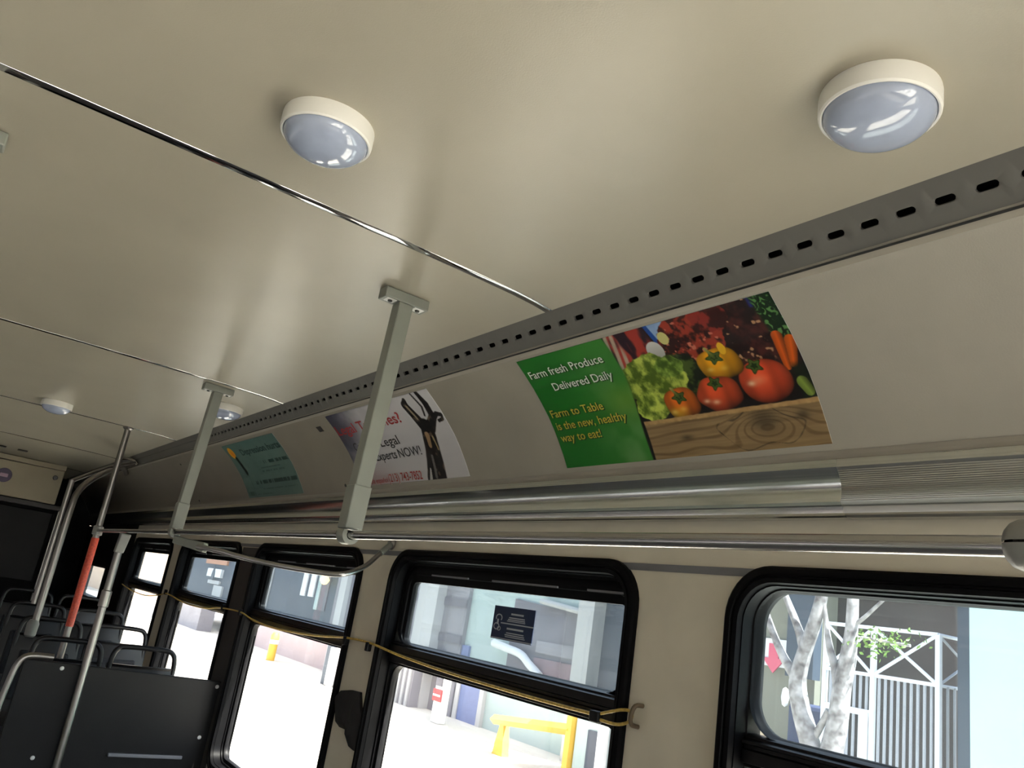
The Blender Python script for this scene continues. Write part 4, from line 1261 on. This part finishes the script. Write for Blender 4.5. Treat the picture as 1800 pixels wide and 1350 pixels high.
root, fr = poster('produce_poster', 1.5965, 0.8415, 0.0270, 0.3356, 560, 232, paint_produce, 'green farm produce poster with tomatoes in a wooden crate')
for s, u0, u1, vb, mt in (('Farm fresh Produce', 0.022, 0.378, 0.183, 'ink_white'), ('Delivered Daily', 0.100, 0.380, 0.325, 'ink_white'),
                          ('Farm to Table', 0.020, 0.277, 0.555, 'ink_yellow'), ('is the new, healthy', 0.022, 0.357, 0.667, 'ink_yellow'), ('way to eat!', 0.020, 0.221, 0.772, 'ink_yellow')):
    card_text(root, fr, s, u0, u1, vb, 0.0225, 'ink_shadow', 0.010, 0.0, 0.0035, 0.008, 'lettering_shadow')
    card_text(root, fr, s, u0, u1, vb, 0.0225, mt, 0.006, 0.0008)

root, fr = poster('legal_poster', 2.812, 2.057, 0.0306, 0.3325, 330, 140, paint_legal, 'white legal services poster with a dark statue, behind the nearer strut')
card_text(root, fr, 'Legal Troubles?', 0.012, 0.672, 0.297, 0.042, 'ink_red', 0.012)
card_text(root, fr, 'Call our', 0.090, 0.315, 0.543, 0.036, 'ink_black', 0.006)
card_text(root, fr, 'Legal', 0.366, 0.548, 0.543, 0.036, 'ink_black', 0.008)
card_text(root, fr, 'Experts', 0.262, 0.470, 0.705, 0.034, 'ink_black', 0.008)
card_text(root, fr, 'NOW!', 0.490, 0.695, 0.705, 0.034, 'ink_black', 0.006)
card_text(root, fr, 'Se habla español', 0.030, 0.300, 0.978, 0.020, 'ink_red', 0.004)
card_text(root, fr, '(213) 743-7852', 0.313, 0.630, 0.978, 0.031, 'ink_pale', 0.030)
card_text(root, fr, '(213) 743-7852', 0.313, 0.630, 0.978, 0.031, 'ink_red', 0.004, 0.0008)

root, fr = poster('candle_poster', 4.139, 3.400, 0.0369, 0.3384, 220, 110, paint_teal, 'teal poster with an orange flame, farthest along the cove')
card_text(root, fr, 'Depression hurts', 0.275, 0.985, 0.245, 0.036, 'ink_teal_dark', 0.025)

# navy decal on the hopper pane of the second window
dc = thing('window_decal', (W + 0.054, 1.94, -0.05), 'small navy notice decal on the upper window pane', 'decal')
A, B_, Cc, D = at(871, 1062, W + 0.0545), at(941, 1075, W + 0.0545), at(934, 1134, W + 0.0545), at(862, 1121, W + 0.0545)
dy0, dy1 = (A.y + D.y) / 2, (B_.y + Cc.y) / 2
dz1, dz0 = (A.z + B_.z) / 2, (D.z + Cc.z) / 2
MB().box(W + 0.0545, W + 0.0560, dy1, dy0, dz0, dz1).build('card', 'decal_navy', dc)


def dq(u0, u1, v0, v1, name='print_line', mat='decal_white'):
    ya, yb = dy0 + (dy1 - dy0) * u0, dy0 + (dy1 - dy0) * u1
    za, zb = dz1 + (dz0 - dz1) * v0, dz1 + (dz0 - dz1) * v1
    MB().box(W + 0.0538, W + 0.0546, ya, yb, za, zb).build(name, mat, dc)


dq(0.21, 1.0, 0.485, 0.520)
for u0, u1, v0, v1 in ((0.44, 0.74, 0.18, 0.235), (0.40, 0.78, 0.30, 0.335), (0.38, 0.79, 0.36, 0.39), (0.36, 0.80, 0.41, 0.435), (0.38, 0.78, 0.62, 0.675), (0.38, 0.80, 0.76, 0.79), (0.35, 0.82, 0.82, 0.85), (0.36, 0.84, 0.875, 0.90), (0.0, 1.0, 0.955, 0.98)):
    dq(u0, u1, v0, v1)


def dring(cu, cv, ru, rv, th, a0=0, a1=360):
    rows = [[], []]
    for k in range(25):
        a = math.radians(a0 + (a1 - a0) * k / 24)
        for j, q in enumerate((1.0, 1.0 - th)):
            u, v = cu + ru * q * math.cos(a), cv + rv * q * math.sin(a)
            rows[j].append((W + 0.0540, dy0 + (dy1 - dy0) * u, dz1 + (dz0 - dz1) * v))
    MB().sheet(rows).build('pictogram', 'decal_white', dc)


dring(0.15, 0.36, 0.085, 0.12, 0.3, 150, 400)
dring(0.11, 0.62, 0.075, 0.11, 0.3)
dring(0.18, 0.68, 0.045, 0.07, 0.35)
dq(0.11, 0.15, 0.40, 0.56, 'pictogram')

# ------------------------------------------------------------------ the street outside
GZ = -2.3
MB().box(-1.3, 70, -60, 150, GZ - 0.3, GZ).build('ground', 'street_concrete', kind='structure', label='pale concrete forecourt outside the bus')
MB().box(-60, -1.3, -60, 150, GZ - 0.42, GZ - 0.12).build('ground_road', 'road_asphalt', kind='structure', label='unseen asphalt road on the other side of the bus, kept dark to dim that side')  # out of view; made dark to cut bounce light from the aisle side
m = MB()
for s in (1, -1):
    x = mxs(W + 0.085, s)
    m.box(x, x - 0.06 * s, YF - 0.05, YR + 0.05, GZ + 0.02, FZ - 0.09)
m.build('wall_skirt', 'paint_white', kind='structure', label='outer skirt of the bus body')
m = MB()


FX = 11.0


def yz(px, py, x=FX):
    q = at(px, py, x)
    return q.y, q.z


b = thing('garage_building', (FX, 15, GZ), 'teal and grey garage building seen through the middle window', 'building')
y830, y1040, y1070 = yz(832, 1040)[0], yz(1042, 1090)[0], yz(1070, 1090)[0]
MB().box(FX, FX + 4, y1040, y830, GZ, 7).build('wall', 'facade_teal', b)
MB().box(FX - 0.1, FX + 4, y830, 20.6, GZ, 7).build('wall', 'facade_grey', b)
MB().box(FX - 0.35, FX - 0.1, yz(790, 1050)[0], yz(757, 1045)[0], GZ, 7).build('column', 'facade_pale', b)
for z in (-1.5, -0.7, 0.15, 0.9):
    MB().box(FX - 0.13, FX - 0.1, y830, 20.6, z, z + 0.20).build('band', 'garage_dark', b)
# dark slab painted for the shade in the open bay; sloping head beam
ya, yb = yz(905, 1085)[0], y1040 + 0.02
MB().hexa([(FX - 0.05, yb, -1.0), (FX, yb, -1.0), (FX, ya, -1.0), (FX - 0.05, ya, -1.0)], [(FX - 0.05, yb, yz(1038, 1085)[1]), (FX, yb, yz(1038, 1085)[1]), (FX, ya, yz(905, 1052)[1]), (FX - 0.05, ya, yz(905, 1052)[1])]).build('bay', 'garage_dark', b)
MB().box(FX - 0.07, FX - 0.05, yb, yz(945, 1150)[0], -0.52, -0.28).build('bay_band', 'facade_grey', b)
MB().box(FX - 0.09, FX - 0.05, yz(1022, 1185)[0], yz(945, 1150)[0], -1.25, -0.62).build('mesh_panel', 'garage_red', b)
MB().tube([(FX - 0.12, yz(960, 1058)[0], yz(960, 1058)[1]), (FX - 0.12, yb, yz(1038, 1080)[1])], 0.06, 8).build('head_beam', 'facade_pale', b)
MB().box(FX - 0.4, FX + 4, y1070, y1040, GZ, 7).build('column', 'facade_pale', b)
MB().box(FX - 0.1, FX + 4, 10.2, y1070, GZ, 7).build('glazing', 'facade_slate', b)
d0, d1 = yz(815, 1200), yz(850, 1210)
MB().box(FX - 0.06, FX, d1[0], d0[0], GZ, d0[1] + 0.16).build('door_leaf', 'door_blue', b)
for y in (d0[0], d1[0] - 0.16):
    MB().box(FX - 0.09, FX, y, y + 0.16, GZ, d0[1] + 0.25).build('door_post', 'facade_pale', b)
p0, p1 = yz(799, 1130), yz(823, 1170)
MB().box(FX - 0.06, FX, p1[0], p0[0], p1[1], p0[1]).build('blue_board', 'door_blue', b)
q0, q1 = yz(790, 1146), yz(760, 1150)
MB().box(FX - 0.5, FX - 0.1, q0[0], q1[0] - 0.2, -1.35, -0.95).build('wall_unit', 'facade_pale', b)
MB().tube(smooth_path([at(868, 1130, FX - 0.15), at(890, 1139, FX - 0.15), at(915, 1150, FX - 0.15), at(930, 1168, FX - 0.15), at(948, 1188, FX - 0.15)], 5), 0.085, 10).build('white_duct', 'paint_white', b, smooth=50)
c0, c1 = yz(712, 1180), yz(764, 1190)
MB().box(FX - 0.6, FX - 0.1, c1[0], c0[0], GZ, c0[1] + 0.3).build('shutter', 'facade_grey', b)
for k in range(6):
    y = c1[0] + (c0[0] - c1[0]) * (k + 0.5) / 6
    MB().box(FX - 0.64, FX - 0.6, y - 0.05, y + 0.05, GZ, c0[1] + 0.3).build('shutter_rib', 'facade_pale', b)

t = thing('sign_post', (FX - 1.0, yz(777, 1230, FX - 1.0)[0], GZ), 'white post with a red and white notice beside the garage', 'sign')
y0, z0 = yz(779, 1230, FX - 1.0)
MB().box(FX - 1.15, FX - 0.95, y0 - 0.16, y0 + 0.16, GZ, -1.15).build('post', 'paint_white', t, bevel=0.02)
MB().box(FX - 1.18, FX - 1.15, y0 - 0.17, y0 + 0.17, -1.86, -1.62).build('red_board', 'paint_red', t)
MB().box(FX - 1.18, FX - 1.15, y0 - 0.12, y0 + 0.12, -1.55, -1.25).build('dark_board', 'garage_dark', t)
MB().box(FX - 1.195, FX - 1.18, y0 - 0.14, y0 + 0.14, -1.76, -1.72).build('white_line', 'paint_white', t)

t = thing('boom_barrier', (9.4, 12.5, GZ), 'yellow boom barrier on a yellow stand across the garage lane', 'barrier')
A0, A1 = at(868, 1264, 9.4), at(1004, 1283, 9.0)
MB().tube([A0, A0.lerp(A1, 0.5), A1], 0.085, 4).build('boom', 'paint_yellow', t)
bs = at(883, 1300, 9.4)
MB().hexa([(9.32, bs.y - 0.16, GZ), (9.48, bs.y - 0.16, GZ), (9.48, bs.y + 0.16, GZ), (9.32, bs.y + 0.16, GZ)], [(9.34, bs.y - 0.05, A0.z), (9.46, bs.y - 0.05, A0.z), (9.46, bs.y + 0.05, A0.z), (9.34, bs.y + 0.05, A0.z)]).build('stand', 'paint_yellow', t)
MB().box(A1.x - 0.06, A1.x + 0.06, A1.y - 0.06, A1.y + 0.06, GZ, A1.z + 0.2).build('end_post', 'paint_yellow', t)
t = thing('control_cabinet', (9.0, 9.8, GZ), 'pale blue control cabinet with a white corner post beyond the barrier', 'cabinet')
e0, e1 = at(1012, 1290, 9.0), at(1058, 1300, 9.0)
MB().box(9.0, 9.5, e1.y, e0.y, GZ, e0.z + 0.25).build('cabinet_box', 'facade_teal', t)
e2 = at(1034, 1290, 8.97)
MB().box(8.96, 9.0, e1.y, e2.y, GZ + 0.2, e0.z + 0.12).build('front_panel', 'facade_slate', t)
MB().box(8.90, 9.02, e1.y - 0.12, e1.y, GZ, e0.z + 0.3).build('corner_post', 'paint_white', t)
for k, (px, py) in enumerate(((765, 1335), (705, 1335))):
    pass

# buildings seen through the next windows
b = thing('slate_building', (FX, 30, GZ), 'dark slate office building behind the bent grab bar', 'building')
s0, s1 = yz(440, 1000)[0], yz(602, 1010)[0]
MB().box(FX, FX + 5, s1, s0, -1.1, 8).build('wall', 'facade_slate', b)
MB().box(FX, FX + 5, s1 - 0.2, s0, GZ, -1.1).build('plinth', 'facade_pink', b)
MB().box(FX - 0.1, FX + 5, 23.5, s1, -1.5, 8).build('side_wall', 'facade_grey', b)
MB().box(FX - 0.25, FX - 0.1, yz(622, 1030)[0], yz(611, 1030)[0], GZ, 8).build('column', 'facade_pale', b)
for pa, pb, za, zb in ((532, 540, 1003, 1047), (546, 555, 1008, 1049)):
    MB().box(FX - 0.04, FX, yz(pb, 1030)[0], yz(pa, 1030)[0], yz(pa, zb)[1], 1.2).build('painted_bright_window', 'paint_white', b)  # white paint stands in for the brightness of these openings
MB().box(FX - 0.05, FX, yz(480, 1030)[0] + 0.2, yz(480, 1030)[0] + 0.9, -1.1, 8).build('pilaster', 'facade_pale', b)
for pa, pb in ((560, 566), (568, 580)):
    MB().box(FX - 0.03, FX, yz(pb, 1030)[0], yz(pa, 1030)[0], -0.6, 1.2).build('dark_window', 'garage_dark' if pa > 565 else 'facade_teal', b)
t = thing('wall_lantern', (FX - 0.2, 24, 0.3), 'small round yellow lantern on the slate building', 'lantern')
lp = at(571, 1019, FX - 0.25)
em = bpy.data.materials.new('lantern_glow'); em.use_nodes = True
eb = em.node_tree.nodes['Principled BSDF']
eb.inputs['Base Color'].default_value = (1, 0.7, 0.2, 1)
eb.inputs['Emission Color'].default_value = (1, 0.66, 0.2, 1)
eb.inputs['Emission Strength'].default_value = 3
MATS['lantern_glow'] = em
MB().lathe([(0.001, -0.16), (0.09, -0.13), (0.16, 0.0), (0.09, 0.13), (0.001, 0.16)], tuple(lp), 16).build('globe', 'lantern_glow', t, smooth=60)
MB().box(lp.x, FX, lp.y - 0.03, lp.y + 0.03, lp.z - 0.03, lp.z + 0.03).build('bracket', 'garage_dark', t)
t = thing('street_bollard', (9.0, 22, GZ), 'pale yellow bollard in front of the slate building', 'bollard')
bp_ = at(482, 1128, 9.8)
MB().lathe([(0.13, 0.0), (0.13, 0.75), (0.09, 0.84), (0.001, 0.87)], (9.8, bp_.y, GZ), 16).build('post', 'paint_yellow', t, smooth=40)
MB().lathe([(0.135, 0.0), (0.135, 0.12)], (9.8, bp_.y, GZ + 0.5), 16).build('band', 'paint_white', t)
t = thing('parking_meter', (9.5, 20, GZ), 'slim blue grey parking post on the bright pavement', 'post')
bp_ = at(580, 1150, 9.5)
MB().box(9.45, 9.6, bp_.y - 0.14, bp_.y + 0.14, GZ, -1.3).build('post', 'facade_slate', t, bevel=0.02)
MB().box(9.40, 9.65, bp_.y - 0.45, bp_.y - 0.18, GZ, -1.35).build('side_post', 'facade_pale', t, bevel=0.02)

b = thing('blue_building', (FX, 40, GZ), 'dark blue shop front with a white sign seen through the far window', 'building')
u0, u1 = yz(318, 1000)[0], yz(428, 1000)[0]
MB().box(FX, FX + 5, u1, u0 * 1.02, -1.2, 8).build('wall', 'facade_slate', b)
g0, g1 = at(367, 998, FX - 0.1), at(387, 1016, FX - 0.1)
MB().box(FX - 0.12, FX, g1.y, g0.y, g1.z, g0.z).build('sign_board', 'paint_white', b)
mid = (g0 + g1) / 2
dr = [(mid.y + 0.22 * math.cos(a) * (1 if math.sin(a) < 0.2 else max(0.1, 1.1 - math.sin(a))), mid.z - 0.1 + 0.22 * math.sin(a) * (1.9 if math.sin(a) > 0 else 1)) for a in [2 * math.pi * k / 20 for k in range(20)]]
MB().prism_x(dr, FX - 0.15, FX - 0.12).build('drop_mark', 'facade_slate', b, label='dark drop shaped mark')
h0, h1 = at(365, 1018, FX - 0.1), at(383, 1028, FX - 0.1)
MB().box(FX - 0.08, FX, h1.y, h0.y, h1.z, h0.z).build('lower_board', 'facade_pale', b)
h0, h1 = at(375, 1028, FX - 0.1), at(385, 1050, FX - 0.1)
MB().box(FX - 0.08, FX, h1.y, h0.y, -1.2, h0.z).build('white_strip', 'facade_pale', b)
h0, h1 = at(362, 986, FX - 0.1), at(396, 1000, FX - 0.1)
MB().box(FX - 0.08, FX, h1.y, h0.y, h1.z + 0.15, h0.z + 0.4).build('orange_band', 'paint_orange', b)
h0, h1 = at(318, 1064, 10.0), at(350, 1087, 10.0)
MB().box(10.0, 10.6, h1.y, h0.y + 2, GZ, -1.35).build('grey_kiosk', 'facade_grey', b)

# gate, tree and walls seen through the nearest window
b = thing('brown_building', (9.6, 5, GZ), 'brown wall behind the white gate', 'building')
MB().box(9.6, 13, 4.0, 5.95 * 1.2, GZ, 6).build('wall', 'facade_brown', b)
MB().box(9.2, 9.6, 4.5, 4.5 + 0.02, GZ, 6).build('wall_fin', 'facade_brown', b)
b2 = thing('khaki_wall', (8.7, 7, GZ), 'khaki wall with a white notice and a pink arrow, left of the tree', 'wall')
k0 = at(1432, 1200, 8.7).y
MB().box(8.7, 9.1, k0, 8.7, GZ, 5).build('wall_face', 'facade_khaki', b2)
r0, r1 = at(1322, 1118, 8.68), at(1386, 1168, 8.68)
MB().box(8.66, 8.70, r1.y, r0.y + 0.3, r1.z - 0.05, r0.z).build('white_notice', 'paint_white', b2)
ac = at(1360, 1157, 8.65)
ar = [(0.16, 0.0), (0.0, -0.17), (-0.16, 0.0), (-0.07, 0.0), (-0.07, 0.17), (0.07, 0.17), (0.07, 0.0)]
MB().prism_x([(ac.y + a, ac.z + c) for a, c in ar], 8.64, 8.66).build('arrow_mark', 'paint_pink_red', b2, label='pink arrow pointing down')
o0, o1 = at(1410, 1060, 8.6), at(1432, 1140, 8.6)
MB().box(8.55, 8.70, o1.y - 0.02, o0.y + 0.15, -0.1, 3).build('drain_board', 'facade_slate', b2)
z0, z1 = at(1384, 1232, 8.3), at(1420, 1330, 8.3)
MB().box(8.3, 8.7, z1.y - 0.2, z0.y, GZ, z0.z).build('blue_bin', 'dark_blue_cloth', b2, bevel=0.05)
h = at(1380, 1226, 8.25)
MB().lathe([(0.001, -0.10), (0.03, -0.08), (0.045, 0.0), (0.03, 0.09), (0.001, 0.11)], tuple(h), 12).build('white_lamp', 'paint_white', b2, smooth=50)
mw_ = thing('mint_wall', (7.9, 2, GZ), 'bright mint coloured wall at the right of the gate', 'wall')
v0 = at(1704, 1100, 7.9).y
MB().box(7.9, 8.3, -4.0, v0, GZ, 5).build('wall_face', 'facade_mint', mw_)
MB().box(7.9, 8.4, v0, at(1683, 1100, 7.9).y, GZ, 5).build('dark_jamb', 'facade_slate', mw_)

g = thing('white_gate', (8.0, 4.7, GZ), 'white metal gate with crossed braces above vertical bars', 'gate')
GX = 8.0
yA, yB, yC = at(1452, 1150, GX).y, at(1536, 1150, GX).y, at(1650, 1150, GX).y
zt, zm, zl = 0.510, 0.050, -0.315
for y in (yA, yB, yC):
    MB().box(GX - 0.025, GX + 0.025, y - 0.022, y + 0.022, GZ, zt).build('post', 'gate_white', g)
for z in (zt, zm):
    MB().box(GX - 0.02, GX + 0.02, yC, yA, z - 0.018, z + 0.018).build('rail', 'gate_white', g)
MB().box(GX - 0.02, GX + 0.02, yB, yA, zl - 0.03, zl + 0.03).build('lock_rail', 'gate_white', g)
MB().box(GX - 0.03, GX + 0.03, yB + 0.03, yB + 0.13, GZ, zl).build('leaf_stile', 'gate_white', g)
for (a0_, a1_) in ((yB, yC), (yA, yB)):
    for f0, f1 in ((zt, zm), (zm, zt)):
        MB().tube([(GX - 0.01, a0_, f0), (GX - 0.01, a1_, f1)], 0.017, 6).build('brace', 'gate_white', g)
n = 9
for k in range(1, n + 1):
    y = yC + (yB - yC) * k / (n + 1)
    MB().box(GX - 0.011, GX + 0.011, y - 0.010, y + 0.010, GZ + 0.1, zm).build('bar', 'gate_grey', g)
for k in range(1, 8):
    y = yB + (yA - yB) * k / 8
    MB().box(GX - 0.011, GX + 0.011, y - 0.010, y + 0.010, GZ + 0.1, zm).build('bar', 'gate_grey', g)
# return side of the gate
for z in (zt, zm):
    MB().tube([(GX, yC, z), (GX + 1.0, yC - 0.02, z)], 0.018, 6).build('return_rail', 'gate_white', g)
for f0, f1 in ((zt, zm), (zm, zt)):
    MB().tube([(GX, yC, f0), (GX + 1.0, yC - 0.02, f1)], 0.012, 6).build('return_brace', 'gate_grey', g)
for k in range(1, 8):
    MB().box(GX + k * 0.13 - 0.009, GX + k * 0.13 + 0.009, yC - 0.03, yC - 0.01, GZ + 0.1, zm).build('return_bar', 'gate_grey', g)

t = thing('street_tree', (5.6, 3.6, GZ), 'pale bare trunked street tree with a few green leaves', 'tree')
TX = 5.6


def limb(pix, rad, name='branch'):
    pts = [at(a, b_, TX + (0.0 if len(q) < 3 else q[2])) for q in pix for a, b_ in [q[:2]]]
    sp = smooth_path(pts, 4)
    rs = [float(np.interp(i / (len(sp) - 1), np.linspace(0, 1, len(rad)), rad)) for i in range(len(sp))]
    return sp, rs


base = at(1442, 1390, TX)
foot = Vector((TX, base.y + 0.05, GZ))
sp, rs = limb([(1442, 1390), (1425, 1310), (1409, 1250), (1402, 1200), (1413, 1150), (1432, 1095), (1444, 1050), (1452, 1000)], [0.085, 0.075, 0.07, 0.065, 0.055, 0.05, 0.045, 0.04])
MB().tube([foot, Vector((TX, foot.y - 0.02, GZ + 0.7)), sp[0]], [0.20, 0.16, 0.12], 14).build('trunk', 'bark', t, smooth=60)
MB().tube(sp, rs, 12).build('branch', 'bark', t, smooth=60)
for pix, rad in (([(1446, 1390), (1462, 1320), (1474, 1260), (1480, 1210), (1490, 1160), (1497, 1105), (1500, 1040)], [0.085, 0.08, 0.07, 0.065, 0.06, 0.045, 0.04]),
                 ([(1402, 1195), (1380, 1160), (1362, 1120), (1348, 1080), (1338, 1050)], [0.045, 0.035, 0.03, 0.026, 0.02]),
                 ([(1414, 1145), (1405, 1110), (1392, 1075), (1380, 1045)], [0.04, 0.032, 0.028, 0.022]),
                 ([(1474, 1215), (1468, 1175), (1459, 1140), (1455, 1115), (1448, 1060)], [0.04, 0.03, 0.026, 0.022, 0.015]),
                 ([(1424, 1310), (1446, 1270), (1458, 1250)], [0.03, 0.025, 0.03]),
                 ([(1500, 1100), (1520, 1085), (1545, 1062), (1570, 1040)], [0.018, 0.014, 0.012, 0.010])):
    sp, rs = limb(pix, rad)
    MB().tube(sp, rs, 10).build('branch', 'bark', t, smooth=60)
lf = MB()
rl = random.Random(5)
for k in range(150):
    px, py = rl.gauss(1552, 30), rl.gauss(1128, 12)
    c_ = at(px, py, TX + rl.uniform(-0.3, 0.3))
    a = Vector((rl.uniform(-1, 1), rl.uniform(-1, 1), rl.uniform(-1, 1))).normalized()
    b_ = a.cross(Vector((rl.uniform(-1, 1), rl.uniform(-1, 1), 0.3))).normalized()
    s = rl.uniform(0.014, 0.026)
    lf.add([c_ - a * s, c_ - b_ * s * 0.45 + a * s * 0.1, c_ + a * s, c_ + b_ * s * 0.45 + a * s * 0.1], [(0, 1, 2, 3)])
lf.build('foliage', 'leaf_green', t, kind='stuff')
MB().tube(smooth_path([at(1500, 1120, TX), at(1525, 1122, TX), at(1560, 1128, TX), at(1600, 1135, TX)], 4), [0.012] * 13, 6).build('twig', 'bark', t, smooth=60)

# unseen block added across the street to cut light from that side
b = thing('shade_block', (-6, 4, GZ), 'unseen brown block added across the street to cut light through the aisle side windows', 'building')
MB().box(-12, -6, -14, 30, GZ - 0.12, 12).build('wall', 'facade_brown', b)
for k in range(9):
    for j in range(3):
        y = -10 + k * 4
        MB().box(-6, -5.94, y, y + 2.2, -0.6 + j * 3.4, 1.2 + j * 3.4).build('pane', 'facade_slate', b)

b = thing('beige_building', (FX, 70, GZ), 'distant beige building seen through the small rear window', 'building')
MB().box(FX, FX + 6, 58, 92, GZ, 9).build('wall', 'panel_beige', b)
MB().box(FX - 0.1, FX, 58, 92, 3.2, 3.6).build('ledge', 'facade_pale', b)
